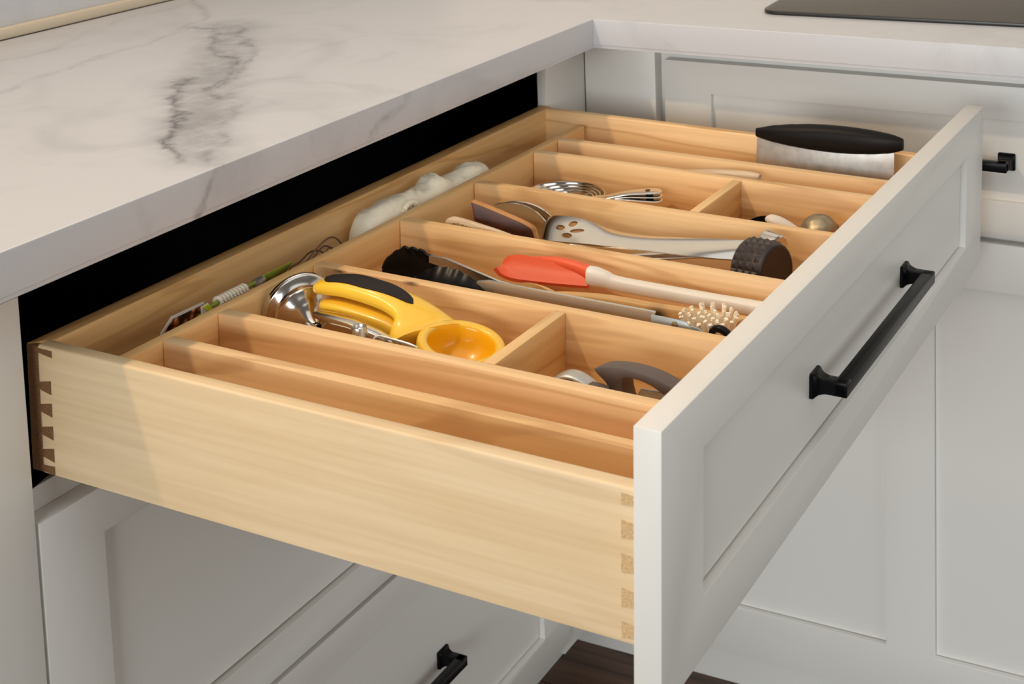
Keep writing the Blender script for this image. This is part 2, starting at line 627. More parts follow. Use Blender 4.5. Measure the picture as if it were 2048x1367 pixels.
def struct(name, bm, mat, smooth=None, label=None):
    o = bpy.data.objects.new(name, mesh_of(name, bm, mat, (0, 0, 0), smooth))
    COL.objects.link(o)
    o['kind'] = 'structure'
    if label:
        o['label'] = label
    return o


def child(parent, name, bm, mat, smooth=None):
    o = bpy.data.objects.new(name, mesh_of(name, bm, mat, (0, 0, 0), smooth))
    COL.objects.link(o)
    o.parent = parent
    return o


def ring_frame(bm, u0, u1, z0, z1, hu0, hu1, hz0, hz1, back, front, to3, bev=0.7):
    """shaker frame: rectangle with one rectangular opening; to3(u, d, z) -> xyz"""
    return ring_multi(bm, u0, u1, z0, z1, [(hu0, hu1, hz0, hz1)], back, front, to3, bev)


def ring_multi(bm, u0, u1, z0, z1, holes, back, front, to3, bev=0.7):
    us = sorted({u0, u1} | {h[0] for h in holes} | {h[1] for h in holes})
    zs = sorted({z0, z1} | {h[2] for h in holes} | {h[3] for h in holes})
    def solid(i, j):
        if i < 0 or j < 0 or i >= len(us)-1 or j >= len(zs)-1:
            return False
        cu, cz = (us[i]+us[i+1])/2, (zs[j]+zs[j+1])/2
        return not any(h[0] < cu < h[1] and h[2] < cz < h[3] for h in holes)
    V = {}
    def vert(i, j, d):
        k = (i, j, d)
        if k not in V:
            V[k] = bm.verts.new(to3(us[i], d, zs[j]))
        return V[k]
    fs = []
    for i in range(len(us)-1):
        for j in range(len(zs)-1):
            if not solid(i, j):
                continue
            for d in (back, front):
                fs.append(bm.faces.new([vert(i, j, d), vert(i+1, j, d), vert(i+1, j+1, d), vert(i, j+1, d)]))
            for (di, dj, a, b) in ((-1, 0, (i, j), (i, j+1)), (1, 0, (i+1, j), (i+1, j+1)),
                                   (0, -1, (i, j), (i+1, j)), (0, 1, (i, j+1), (i+1, j+1))):
                if not solid(i+di, j+dj):
                    fs.append(bm.faces.new([vert(*a, back), vert(*b, back), vert(*b, front), vert(*a, front)]))
    bmesh.ops.recalc_face_normals(bm, faces=fs)
    if bev:
        bmesh.ops.dissolve_limit(bm, angle_limit=0.01, verts=list(bm.verts), edges=list(bm.edges))
        es = [e for e in bm.edges if len(e.link_faces) == 2 and e.calc_face_angle(0) > 0.5]
        bmesh.ops.bevel(bm, geom=es, offset=bev, segments=2, profile=0.5, affect='EDGES')
    return bm


def handle(bm, u0, u1, zc, d0, proj, to3):
    """square bar pull: two flared square bases, posts, bar. u along bar, d outwards"""
    def bx(ua, ub, da, db, za, zb, bev):
        t = bmesh.new()
        box(t, ua, ub, da, db, za, zb, bev)
        vm = {v: bm.verts.new(to3(*v.co)) for v in t.verts}
        for f in t.faces:
            bm.faces.new([vm[v] for v in f.verts])
        t.free()
    bw = 5.8
    for uc in (u0, u1):
        rings = []
        for d, r, pw in ((0, 10.2, 1), (2.2, 10.2, 1), (3.4, 9.6, 1), (4.6, 8.4, 1), (6.2, 7.3, 1), (8.5, 6.5, 1), (12, bw, 1)):
            ch = 1.2 if r > 8 else 1.0
            pr = [(-r, -r+ch), (-r+ch, -r), (r-ch, -r), (r, -r+ch), (r, r-ch), (r-ch, r), (-r+ch, r), (-r, r-ch)]
            rings.append([to3(uc+a, d0+d, zc+b) for a, b in pr])
        loft(bm, rings)
        bx(uc-bw, uc+bw, d0+11, d0+proj-0.3, zc-bw, zc+bw, 0.9)
    bx(u0-bw, u1+bw, d0+proj-2*bw, d0+proj, zc-bw, zc+bw, 1.8)
    bmesh.ops.recalc_face_normals(bm, faces=list(bm.faces))
    return bm


# ================================================================== SETTING
ZF = -890
floor = struct('floor', box(BM(), -1400, 1700, -1600, 1110, ZF-60, ZF-14), M['black_inside'])
px = -1400
k = 0
while px < 1690:
    w = 127
    y = -1600 + (k*517 % 900) - 900
    while y < 1100:
        a, b = max(y, -1600), min(y+1150, 1105)
        if b-a > 60 and (px > 500 and b > -300 or px > -900 and k % 2 == 0 or True):
            child(floor, 'plank', box(BM(), px+0.6, px+w-0.6, a+0.6, b-0.6, ZF-14, ZF, 0.8, 1), M['plank'])
        y += 1150
    px += w
    k += 1
wl = struct('wall_left', box(BM(), -1400, 1620, 1130, 1200, ZF, 1500), M['wall_paint'])
child(wl, 'backsplash', box(BM(), -1400, 1500, 1112, 1129.5, 49.3, 560, 1), M['marble'])
wb = struct('wall_back', box(BM(), 1500, 1620, -1600, 1129, ZF, 1500), M['wall_paint'])
struct('trim_1', box(BM(), -1380, 1480, 1100, 1111.5, 49.3, 63, 2), M['caulk'], 40)

# ================================================================== COUNTERTOP
ct = Thing('countertop', 'white marble countertop with grey veins running round the corner', 'countertop', (200, 700, 12))
bm = BM()
prism(bm, [(-1300, 469.7), (854.8, 469.7), (854.8, -900), (1499, -900), (1499, 1099), (-1300, 1099)], 0, 'z', 16.4, 49.1)
es = [e for e in bm.edges if (e.verts[0].co.z > 48 and e.verts[1].co.z > 48) and len(e.link_faces) == 2]
bmesh.ops.bevel(bm, geom=es, offset=1.4, segments=3, profile=0.5, affect='EDGES')
ct.part('slab', bm, M['marble'])
bm = BM()
prism(bm, [(-1300, 470.3), (855.4, 470.3), (855.4, -900), (1499, -900), (1499, 1099), (-1300, 1099)], 0, 'z', 12.4, 16.2)
ct.part('edge_strip', bm, M['marble'])

hob = Thing('cooktop', 'black glass cooktop set on the marble at the top right', 'cooktop', (1200, 0, 49.1))
bm = BM()
def rrect(x0, x1, y0, y1, r, n=6):
    pts = []
    for cx, cy, a in ((x1-r, y1-r, 0), (x0+r, y1-r, pi/2), (x0+r, y0+r, pi), (x1-r, y0+r, 1.5*pi)):
        pts += [(cx+r*cos(a+pi/2*k/n), cy+r*sin(a+pi/2*k/n)) for k in range(n+1)]
    return pts
ca, sa = cos(radians(3.2)), sin(radians(3.2))
def rot_h(p):
    x, y = p[0]-948, p[1]-283
    return (948+x*ca-y*sa, 283+x*sa+y*ca)
prism(bm, [rot_h(p) for p in rrect(948, 1440, -500, 283, 22)], 0, 'z', 49.2, 54.2, 1.2)
hob.part('glass_top', bm, M['glass_black'])

# ================================================================== LEFT RUN
def toL(u, d, z):
    return (u, 540-d, z)          # d outwards from the face frame
def toR(u, d, z):
    return (954-d, u, z)

bc = Thing('drawer_cabinet', 'white base cabinet under the marble counter, its top drawer pulled open', 'cabinet', (425, 700, ZF))
bm = BM()
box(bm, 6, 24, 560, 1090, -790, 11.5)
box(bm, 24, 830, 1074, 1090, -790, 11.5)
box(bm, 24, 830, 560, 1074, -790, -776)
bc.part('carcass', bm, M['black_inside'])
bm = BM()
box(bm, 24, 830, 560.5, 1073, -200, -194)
bc.part('inner_side_panel', box(BM(), 830, 848, 560, 1073.5, -790, 11.5), M['lit_brown_panel'], label='brown inner side panel, colour lightened as if lit')
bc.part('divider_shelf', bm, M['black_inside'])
bc.part('face_frame', ring_multi(BM(), -30, 848, -790, 11.8, [(24.6, 829.8, -175.5, 11.7), (24.6, 829.8, -470, -215), (24.6, 829.8, -760, -500)], -20, 0, toL, 0.5), M['paint'])
bc.part('filler_panel', box(BM(), 831.5, 934.6, 527, 540, -800, 11.8, 0.6), M['paint'])
def front_L(z0, z1, hz0, hz1, hz):
    f = bc.part('drawer_front', ring_frame(BM(), 12.3, 836, z0, z1, 76, 771, hz0, hz1, 0.3, 19, toL), M['paint'], smooth=40)
    bc.part('panel', box(BM(), 70, 769.6, 528.5, 536, hz0+1.8, hz1+5), M['paint'], parent=f)
    bc.part('handle', handle(BM(), 297, 553, hz, 11.6, 31, toL), M['black_metal'], parent=f, label='black square bar handle')
front_L(-482, -194.5, -442, -234, -338)
front_L(-782, -487.5, -741, -527, -634)
bc.part('toe_kick', box(BM(), -30, 990, 598, 612, ZF+0.3, -791), M['paint'])
sc_bm = BM()
lathe(sc_bm, [(0, -2.6), (2.2, -2.4), (3.0, -1.2), (3.0, 0)], (830, 556.0, -43), (1, 0, 0), 14)
bc.part('screw', sc_bm, M['steel_dull'])
# three bright shelf pins on the inside of the back
for (x, z) in ((690, -110), (699, -113.6), (716, -103)):
    pb = BM()
    lathe(pb, [(0, -3), (2.0, -2.6), (2.6, 0)], (x, 1074, z), (0, 1, 0), 10)
    bc.part('shelf_pin', pb, M['steel_dull'])

lc = Thing('side_cabinet', 'white cabinet with plain door at the left picture edge, beside the open drawer', 'cabinet', (-300, 700, ZF))
bm = BM()
box(bm, -640, -31, 541, 1090, -790, 11.5)
lc.part('carcass', bm, M['paint'])
d = lc.part('door', ring_frame(BM(), -560, 9, -785, -11, -496, -55, -722, -74, 0.3, 19, lambda u, d, z: (u, 540-d, z)), M['paint'], smooth=40)
lc.part('panel', box(BM(), -500, -50, 528.5, 536, -726, -70), M['paint'], parent=d)
lc.part('toe_kick', box(BM(), -640, -31, 598, 612, ZF+0.3, -791), M['paint'])

# ================================================================== RIGHT RUN
rc = Thing('corner_cabinet', 'white shaker base cabinet under the cooktop with drawer over a two-panel door', 'cabinet', (1200, 100, ZF))
bm = BM()
box(bm, 955, 1480, -900, 520, -800, 11.5)
rc.part('carcass', bm, M['paint'])
rc.part('filler_panel', box(BM(), 935, 954.5, 424, 526.5, -800, 11.8, 0.6), M['paint'])
rc.part('face_frame', box(BM(), 954, 974, -899, 424, -805, 11.8, 0.5), M['paint'])
YR = -222
f = rc.part('drawer_front', ring_frame(BM(), YR, 411, -197.5, -15, YR+64, 346, -153, -55.5, 0.3, 19, toR), M['paint'], smooth=40)
rc.part('panel', box(BM(), 942.5, 950, YR+60, 350, -157, -52), M['paint'], parent=f)
rc.part('handle', handle(BM(), -25, 231, -106, 11.5, 31, toR), M['black_metal'], parent=f, label='black square bar handle')
f = rc.part('door', ring_multi(BM(), YR, 411, -811, -205, [(122.3, 346, -743, -264), (YR+64, 60.5, -745, -264)], 0.3, 19, toR), M['paint'], smooth=40)
rc.part('panel', box(BM(), 942.5, 950, 123.3, 350, -742, -260), M['paint'], parent=f)
rc.part('panel', box(BM(), 942.5, 950, YR+60, 60, -744, -260), M['paint'], parent=f)
rc.part('toe_kick', box(BM(), 988, 1002, -899, 597, ZF+0.3, -806), M['paint'])

# ================================================================== OPEN DRAWER  (own frame: sags a little)
DY, DP, DR = 0.001313162, 0.02122457, 0.009508772
Rz, Rx, Ry = Matrix.Rotation(DY, 4, 'Z'), Matrix.Rotation(DP, 4, 'X'), Matrix.Rotation(DR, 4, 'Y')
O_ = Vector((0, 533, 0))*S
DM = Matrix.Translation(O_) @ Rz @ Rx @ Ry @ Matrix.Translation(-O_)
W_, T_, H_ = 854.3, 19.0, 180.7
BX0, BX1, BT, BH = 25.6, 828.6, -55.1, 102.9
BB = BT-BH
def toD(u, d, z):
    return (u, -d, z)
dr = Thing('open_drawer', 'pale wooden drawer with white shaker front, pulled fully open', 'drawer', (427, 266, BB), DM)
f = dr.part('drawer_front', ring_frame(BM(), 0, W_, -H_, 0, 64.5, 782, -139.3, -39.2, 0.2, T_, toD, 0.8), M['paint'], smooth=40)
dr.part('panel', box(BM(), 60, 780.2, -12, -4.5, -137.4, -35), M['paint'], parent=f)
dr.part('handle', handle(BM(), 298.5, 555.5, -93, 12, 29.5, toD), M['black_metal'], parent=f, label='black square bar handle')
def rounded_side(x0, x1, y0, y1, z0, z1, r=2.2):
    t = box(BM(), x0, x1, y0, y1, z0, z1)
    es = [e for e in t.edges if all(v.co.z > z1-0.1 for v in e.verts) and abs(e.verts[0].co.x-e.verts[1].co.x) < 1]
    bmesh.ops.bevel(t, geom=es, offset=r, segments=3, profile=0.5, affect='EDGES')
    return t
dr.part('side_panel', rounded_side(BX0, BX0+13, 0.3, 521.5, BB, BT), M['wood_pale'])
far = rounded_side(BX1-13, BX1, 0.3, 521.5, BB, BT)
for v in far.verts:
    if v.co.z > BT-20:
        v.co.z += 2.2*(0.4+0.6*v.co.y/521)
dr.part('side_panel', far, M['wood_y'])
t = box(BM(), BX0, BX1, 516.8, 533, BB, BT)
es = [e for e in t.edges if all(v.co.z > BT-0.1 for v in e.verts) and abs(e.verts[0].co.y-e.verts[1].co.y) < 1]
bmesh.ops.bevel(t, geom=es, offset=1.6, segments=3, profile=0.5, affect='EDGES')
for v in t.verts:
    if v.co.x > 700 and v.co.z > BT-20:
        v.co.z += 2.5
    if v.co.x < 100 and v.co.y < 521.4:
        v.co.x = max(v.co.x, BX0+12.9)
dr.part('back_panel', t, M['wood_x'])
dr.part('front_panel', box(BM(), BX0+13, BX1-13, 0.4, 15, BB, BT-2, 0.8), M['wood_x'])
dr.part('bottom_panel', box(BM(), BX0+12.5, BX1-12.5, 14.5, 517, BB+7, BB+13), M['wood_x'])
# end grain of the back and its dovetail pins showing on the near side
dr.part('end_grain', box(BM(), BX0-0.5, BX0+4, 521.5, 533.3, BB+0.3, BT-1.0, 0.3, 1), M['wood_end'], label='dark end grain of the back panel')
for zc in (-69, -87.5, -105.5, -124, -142, -154.5):
    h0, h1 = 3.0, 5.6
    if zc == -69:
        h0, h1 = 2, 3
    if zc < -150:
        h0, h1 = 2.6, 3.4
    b_ = BM()
    prism(b_, [(521.6, zc-h0), (521.6, zc+h0), (509.5, zc+h1), (509.5, zc-h1)] if zc not in (-69,) else [(521.6, -57.5), (521.6, -61), (507, -63), (507, -57.5)], 0, 'x', BX0-0.35, BX0+3)
    dr.part('dovetail_pin', b_, M['wood_end'])
for zc, hh in ((-63, 4.0), (-83, 6.2), (-105.5, 6.5), (-128.5, 6.5), (-150, 5.5)):
    b_ = BM()
    prism(b_, [(10.5, zc-hh*0.8), (10.5, zc+hh*0.8), (20.5, zc+hh), (20.5, zc-hh)], 0, 'x', BX0-0.3, BX0+3)
    dr.part('dovetail_pin', b_, M['wood_pin'])

# ---- the tray of dividers that lifts out of the drawer
TZ = BT-10
FL = -128.0
tr = Thing('divider_tray', 'wooden utensil divider tray inside the open drawer', 'tray', (427, 240, BB+14), DM)
tr.part('base_board', box(BM(), BX0+14, BX1-14, 16, 467.5, FL-6, FL), M['wood_x'])
tr.part('support_rail', box(BM(), BX0+16, BX1-16, 445, 466, BB+13.2, FL-6), M['wood_x'])
tr.part('support_rail', box(BM(), BX0+16, BX1-16, 17, 38, BB+13.2, FL-6), M['wood_x'])
tr.part('long_divider', box(BM(), BX0+13.6, 805, 457.2, 467.6, FL, TZ, 0.6), M['wood_x'])
CD = [(90, 102), (153, 165), (278, 290), (413.6, 425.6), (551, 563), (679, 691), (736.5, 748.5)]
for a, b in CD:
    mt = M['wood_y']
    if a == 278:
        mt = spot_wood(mt, 'maple_with_knots', [((278-427)*S, (427-240)*S, (-67-BB-14)*S), ((279-427)*S, (351-240)*S, (-65.5-BB-14)*S)], 0.0035)
    tr.part('cross_divider', box(BM(), a, b, 15.5, 456.6, FL, TZ, 0.6), mt)
tr.part('short_divider', box(BM(), 165.3, 277.7, 197, 207.5, FL, TZ, 0.6), M['wood_x'])
tr.part('short_divider', box(BM(), 563.3, 678.7, 200, 210, FL, TZ, 0.6), M['wood_x'])

# ================================================================== UTENSILS (drawer frame)
def item(name, label, cat, base, group=None):
    return Thing(name, label, cat, base, DM, group)

# ---- lemon squeezer -------------------------------------------------
sq = item('citrus_squeezer', 'yellow citrus squeezer with black grip lying in the front left compartment', 'squeezer', (215, 320, FL))
BCx, BCy = 213, 257
def rimz(y):
    return -68+0.2*(y-296)
nr = 48
prof = [(35.5, 0.0, -11), (36.3, 0, -4.5), (35.6, 0, -1.2), (34.2, 0, 0), (29.4, 0, -0.2), (27.8, 0, -1.8), (26.8, 0, -6)]
rings = []
tilt = Matrix.Rotation(math.atan(0.2), 3, 'X')
cb = Vector((BCx, BCy, rimz(BCy)))
def bowl_ring(r, dz, stretch=1.0):
    out = []
    for k in range(nr):
        a = 2*pi*k/nr
        out.append(cb+tilt@Vector((r*cos(a), r*sin(a), dz)))
    return out
outer = [bowl_ring(33*sin(t), -8-33*cos(t)*0.95) for t in [0.02, .3, .55, .8, 1.05, 1.25]]
outer += [bowl_ring(34.3, -11), bowl_ring(36.0, -8), bowl_ring(36.3, -4.5), bowl_ring(35.6, -1.2), bowl_ring(34.2, 0)]
inner = [bowl_ring(29.4, -0.2), bowl_ring(27.9, -1.6)] + [bowl_ring(27.2*sin(t), -2-27*cos(t)) for t in [1.5, 1.3, 1.1, .85, .6, .35, .02]]
bm = BM()
loft(bm, outer+inner)
nf = len(bm.faces)
for fc in bm.faces:
    c = fc.calc_center_median()
    loc = tilt.transposed()@(c-cb)
    if (Vector((loc.x, loc.y)).length < 27.9) and loc.z > -31 and loc.z+2 > -27.5 and Vector((loc.x, loc.y, loc.z+2)).length < 28:
        fc.material_index = 1
# upper handle: superelliptic sweep blending into the rim
hc = spline([(214, 290.5, -80.0), (220, 300, -76.0), (227.5, 313, -68.0), (230, 328, -63), (230, 348, -58.5), (230, 377, -56), (229.5, 400, -58), (229, 410, -60.5), (229, 413.5, -61.5)], 5)
nh = len(hc)
def lerp_list(keys, n):
    return [x[0] for x in spline([(k,) for k in keys], max(1, (n-1)//(len(keys)-1)))][:n]
w_ = [66, 58, 40, 33, 31, 31, 29, 22, 5]
h_ = [22, 16, 14.5, 15, 15.5, 15, 13, 10, 3]
wl_ = [x[0] for x in spline([(k,) for k in w_], 5)]
hl_ = [x[0] for x in spline([(k,) for k in h_], 5)]
sweep(bm, hc, wl_, hl_, 20, power=0.8)
ub = sq.part('upper_arm', bm, [M['yellow'], M['yellow_in']], smooth=50)
# soft black inlay on top of the arm
bm = BM()
ic = [(p[0]+1.5, p[1], p[2]) for p in hc if 313 < p[1] < 409]
gr = []
def arm_at(y):
    for i in range(nh-1):
        if hc[i][1] <= y <= hc[i+1][1]:
            t = (y-hc[i][1])/(hc[i+1][1]-hc[i][1])
            return [hc[i][q]+t*(hc[i+1][q]-hc[i][q]) for q in range(3)]+[wl_[i]+t*(wl_[i+1]-wl_[i]), hl_[i]+t*(hl_[i+1]-hl_[i])]
for i in range(25):
    t = i/24
    y = 314+t*(406-314)
    x, yy, z, w, h = arm_at(y)
    half = 12.2*min(1, (max(0, t)/0.5)**0.45, ((1-t)/0.10)**0.5 if t > 0.9 else 1)+0.15
    row = []
    for j in range(9):
        q = -1+2*j/8
        dx = 2.6*t**0.5+q*half
        c = max(-0.97, min(0.97, dx/(w/2)))
        zz = z+h/2*(1-abs(c)**2.5)**0.4+0.5
        row.append((x+dx, y, zz))
    gr.append(row)
sheet(bm, gr, 1.2)
sq.part('grip_inlay', bm, M['black_rubber'], smooth=60, label='black soft grip inlay')
bm = BM()
lo = spline([(220, 288, -99), (221, 296, -94), (222.5, 310, -86), (224, 330, -78.5), (223.5, 352, -74.5), (223, 380, -71.5), (222.5, 398, -71.2), (222.5, 402.5, -71.8)], 5)
wq = [x[0] for x in spline([(k,) for k in [30, 28, 27, 26, 26, 26, 22, 5]], 5)]
hq = [x[0] for x in spline([(k,) for k in [14, 14, 14, 14, 13.5, 12, 9, 3]], 5)]
sweep(bm, lo, wq, hq, 18, power=0.8)
sq.part('lower_arm', bm, M['yellow'], smooth=50)

# ---- funnels ---------------------------------------------------------
fd = Vector((-0.46, -0.866, -0.19)).normalized()
c0 = Vector((233.0, 438.6, -84.3))
fn = item('large_funnel', 'larger polished steel funnel, behind the smaller one, at the tray back', 'funnel', (225, 430, FL))
bm = BM()
lathe(bm, [(30.6, -1.5), (31.2, 0), (31.0, 3.2), (30.2, 4.2), (28.2, 5.0), (25.4, 9), (17, 17), (8, 24), (5, 30), (4, 40)], c0, fd, 56, False)
fn.part('cone', bm, M['steel'], smooth=40)
bm = BM()
lathe(bm, [(30.4, -1.4), (31.6, -0.9), (31.6, 1.2), (30.4, 1.8)], c0, fd, 56, False)
fn.part('rim', bm, M['steel'], smooth=40)
c1 = c0+fd*11.8
fn = item('small_funnel', 'smaller polished steel funnel nested onto the larger one', 'funnel', (218, 420, FL))
bm = BM()
lathe(bm, [(24.2, -1), (25.2, 0.2), (24.6, 2.2), (22.6, 3.2), (20.0, 7), (14.5, 10.5), (9.5, 14), (6.4, 18.5), (4.6, 23), (4.0, 27), (3.2, 27), (3.6, 20)], c1, fd, 56, False)
fn.part('cone', bm, M['steel'], smooth=40)
bm = BM()
lathe(bm, [(24.0, -2.0), (26.4, -1.6), (26.6, 1.2), (24.2, 1.8)], c1, fd, 56, False)
fn.part('rim', bm, M['steel'], smooth=40)
bm = BM()
sp_ = c1+fd*27
lathe(bm, [(4.4, -2.0), (4.7, 0.2), (3.0, 0.3), (2.6, -4)], sp_, fd, 20, False)
fn.part('spout_ring', bm, M['black_gloss'], label='dark spout end')

# ---- steel bits below the squeezer -----------------------------------
gp = item('garlic_press', 'polished steel press arm lying under the yellow squeezer handle', 'press', (188, 350, FL))
bm = BM()
sweep(bm, [(200, 392, -71.5), (197, 375, -70.5), (193, 350, -70), (191, 325, -74), (191, 303, -80)], [10, 13, 13, 12, 9], [5, 6, 6, 6, 5], 12, power=0.5)
gp.part('arm', bm, M['steel'], smooth=50)
bm = BM()
sweep(bm, [(199, 392, -98), (196, 350, -99), (194, 302, -102)], 15, 9, 12, power=0.5)
gp.part('lower_arm', bm, M['steel'], smooth=50)
cr = item('steel_tube', 'short upright steel tube with an open end beside the squeezer', 'corer', (183, 333, FL))
bm = BM()
lathe(bm, [(6.3, 0), (6.3, 61), (5.9, 61.8), (5.4, 61), (5.4, 30)], (182, 335, FL), (0.02, 0.02, 1), 28)
cr.part('tube', bm, M['steel_brushed'], smooth=40)
pl = item('swivel_peeler', 'steel peeler with wire loop end by the squeezer bowl', 'peeler', (176, 290, FL))
bm = BM()
for off in (-3.2, 3.2):
    sweep(bm, spline([(184+off, 317, -74+off*.3), (184+off, 300, -75+off*.3), (184+off, 284, -77+off*.3), (182+off, 262, -84)], 4), 2.2, 2.8, 8)
sweep(bm, spline([(180.8, 317, -75), (181.5, 320.5, -74.6), (184, 322, -74.2), (186.5, 320.5, -73.6), (187.2, 317, -73)], 4), 2.2, 2.8, 8)
pl.part('wire_frame', bm, M['steel'], smooth=60)
bm = BM()
sweep(bm, [(183, 314, -77), (182, 290, -80), (180, 262, -88)], 3.6, 4, 8)
pl.part('blade', bm, M['black_gloss'], smooth=60, label='dark blade inside the wire loop')
kn = item('butter_knife', 'thin steel handle poking out below the small funnel', 'utensil', (183, 380, FL))
bm = BM()
sweep(bm, spline([(201, 404, -83), (192, 390, -80), (183, 374, -80), (175, 356, -84), (171, 325, -100)], 4), [4, 5, 6, 6.5, 6, 6, 6, 6, 6, 6, 6, 6, 6, 6, 6, 6, 6], 2.6, 10)
kn.part('handle', bm, M['steel'], smooth=60)
bm = BM()
sweep(bm, [(171, 325, -103), (172, 280, -116), (174, 225, -125)], [8, 14, 10], [3, 3, 3], 10)
kn.part('blade', bm, M['steel_brushed'], smooth=60)

# ---- front right small compartment ----------------------------------
pb = item('pastry_blender', 'taupe plastic tool with arched handle in the front right compartment', 'utensil', (212, 90, FL))
ar_top = [(132, -71.5), (126, -69), (118, -67.3), (103, -66.2), (86, -67.6), (72, -71.5), (60, -77), (46, -86), (36, -97)]
ar_low = [(36, -110), (48, -97), (60, -88.5), (72, -81.5), (84, -75.6), (96, -73.2), (105, -73.6), (108, -77), (106, -90), (96, -112), (108, -113), (114, -100), (118, -87), (122, -80.5), (129, -75)]
bm = BM()
def up_z(x):
    return (x-205)*0.62
A = spline(ar_top, 4)
B = spline(ar_low, 3)
ol = A+B
n0 = len(ol)
va = [bm.verts.new((203, y, z)) for y, z in ol]
vb = [bm.verts.new((223, y-0.5, z-2.8)) for y, z in ol]
fs = [bm.faces.new(va), bm.faces.new(vb[::-1])]
for i in range(n0):
    fs.append(bm.faces.new((va[i], vb[i], vb[(i+1) % n0], va[(i+1) % n0])))
bmesh.ops.recalc_face_normals(bm, faces=fs)
es = list({e for fc in fs[:2] for e in fc.edges})
bmesh.ops.bevel(bm, geom=es, offset=0.9, segments=2, profile=0.5, affect='EDGES')
bmesh.ops.triangulate(bm, faces=[fc for fc in bm.faces if len(fc.verts) > 8])
pb.part('handle', bm, M['taupe'], smooth=40)
bm = BM()
prism(bm, [(104, -98), (96, -84), (60, -83), (40, -88), (40, -127), (104, -127)], 0, 'x', 211, 214, 0.4)
pb.part('blade', bm, M['steel_dull'], label='pale flat blade under the arch')
op = item('curved_handle_tool', 'pale grey metal tool with curved dark-grooved handle by the taupe tool', 'opener', (205, 150, FL))
path = spline([(212, 183, -116), (212, 177, -100), (212, 168, -90), (212, 158, -85), (212, 148, -86), (212, 138, -91), (212, 126, -100), (212, 116, -110)], 5)
bm = BM()
sweep(bm, path, 15, 5.5, 14, power=0.55)
op.part('handle', bm, M['steel_dull'], smooth=50)
bm = BM()
sweep(bm, [(203.8, p[1], p[2]-1.6) for p in path[6:-4]], 3.0, 2.4, 8)
op.part('groove', bm, M['black_gloss'], smooth=60, label='dark groove along the handle side')
bm = BM()
lathe(bm, [(0, -9), (6, -8.5), (8.2, -6), (8.6, 0), (8.2, 7), (6.0, 9.2), (0, 9.6)], (196, 125, -87.5), (0.35, -0.9, -0.25), 28)
op.part('end_cap', bm, M['taupe'], smooth=40, label='dull brown rounded end cap')

# ---- tongs -----------------------------------------------------------
tg = item('tongs', 'locking tongs with steel arms and black scalloped heads', 'tongs', (315, 230, FL))
def tong_head(cx, y0, y1, ztop, zbot, face, side):
    """scalloped shell; y0 = tip (far), y1 = root"""
    bm = BM()
    gr = []
    nI, nJ = 33, 11
    for i in range(nI):
        t = i/(nI-1)
        y = y0+(y1-y0)*t
        env = (min(1, (t/0.35)**0.55) if t < 0.35 else 1)*(1 if t < 0.55 else 1-0.72*((t-0.55)/0.45)**1.4)
        sc = 1+0.09*abs(sin(t*pi*7.5))*(1 if t < .9 else 0)
        zc = (ztop+zbot)/2
        hh = (ztop-zbot)/2*max(env, 0.06)*sc
        row = []
        for j in range(nJ):
            q = -1+2*j/(nJ-1)
            depth = 11*(1-q*q)*min(1, env)
            rib = 0.5*abs(sin(t*pi*7.5))
            row.append((cx+face*(depth-4)+side*(1-t)*8, y, zc+q*hh+rib*0))
        gr.append(row)
    sheet(bm, gr, 2.0)
    return bm
def channel(pts, w, h, th=1.4):
    """U-section arm: web facing -x"""
    bm = BM()
    prof = [(0, -h/2), (0, h/2), (w, h/2), (w, h/2-th), (th, h/2-th), (th, -h/2+th), (w, -h/2+th), (w, -h/2)]
    rings = []
    for p, hh in pts:
        rings.append([(p[0]+a, p[1], p[2]+b*hh) for a, b in prof])
    return loft(bm, rings)
tg.part('arm', channel([((300, 297, -67), 0.7), ((300, 286, -66.5), 1), ((300, 230, -68), 1.15), ((300, 126, -68.5), 1.2)], 3, 13), M['steel_brushed'], smooth=30)
arm2 = channel([((338, 372, -66.5), 0.6), ((335, 352, -66.5), 0.8), ((325, 290, -75), 0.9), ((311, 126, -84), 1.0)], 3, 11)
tg.part('arm', arm2, M['steel_brushed'], smooth=30)
tg.part('gripper_head', tong_head(298, 366, 284, -57.0, -96, -1, 0), M['black_gloss'], smooth=40, label='black scalloped head of the near arm')
tg.part('gripper_head', tong_head(343, 425, 350, -60.5, -108, 1, 0), M['black_gloss'], smooth=40, label='black scalloped head of the far arm')
bm = BM()
ol = [(128, -62.5), (128, -80), (119, -80), (104, -80)] + [(100-8.5*sin(a), -71.5-8.5*cos(a)) for a in [0.0, .4, .8, 1.2, 1.6, 2.0, 2.4, 2.8]] + [(104, -62.8)]
prism(bm, ol, 0, 'x', 297.5, 299.5, 0.3)
tg.part('hinge_plate', bm, M['zinc'], label='pale zinc hinge plate')
bm = BM()
prism(bm, [(132, -79.5), (124, -79.5), (127, -70)], 0, 'x', 297.0, 299.0)
tg.part('latch', bm, M['black_gloss'])
bm = BM()
lathe(bm, [(0, -1.8), (2.4, -1.6), (2.6, 0)], (297.6, 106.5, -66.6), (1, 0, 0), 16)
tg.part('rivet', bm, M['brass'], label='brass-coloured rivet')
bm = BM()
prism(bm, [(97, -70), (90, -70.5), (84, -74), (80, -80), (82, -88), (96, -88)], 0, 'x', 306, 308, 0.3)
tg.part('hinge_plate', bm, M['zinc'])
bm = BM()
lathe(bm, [(8.2, -2.6), (12.5, -2.2), (13.4, 0), (12.5, 2.2), (8.2, 2.6), (7.6, 0), (8.2, -2.6)], (313, 71, -79), (1, -0.25, 0.3), 36, False)
tg.part('pull_ring', bm, M['black_gloss'], smooth=60, label='black pull ring')

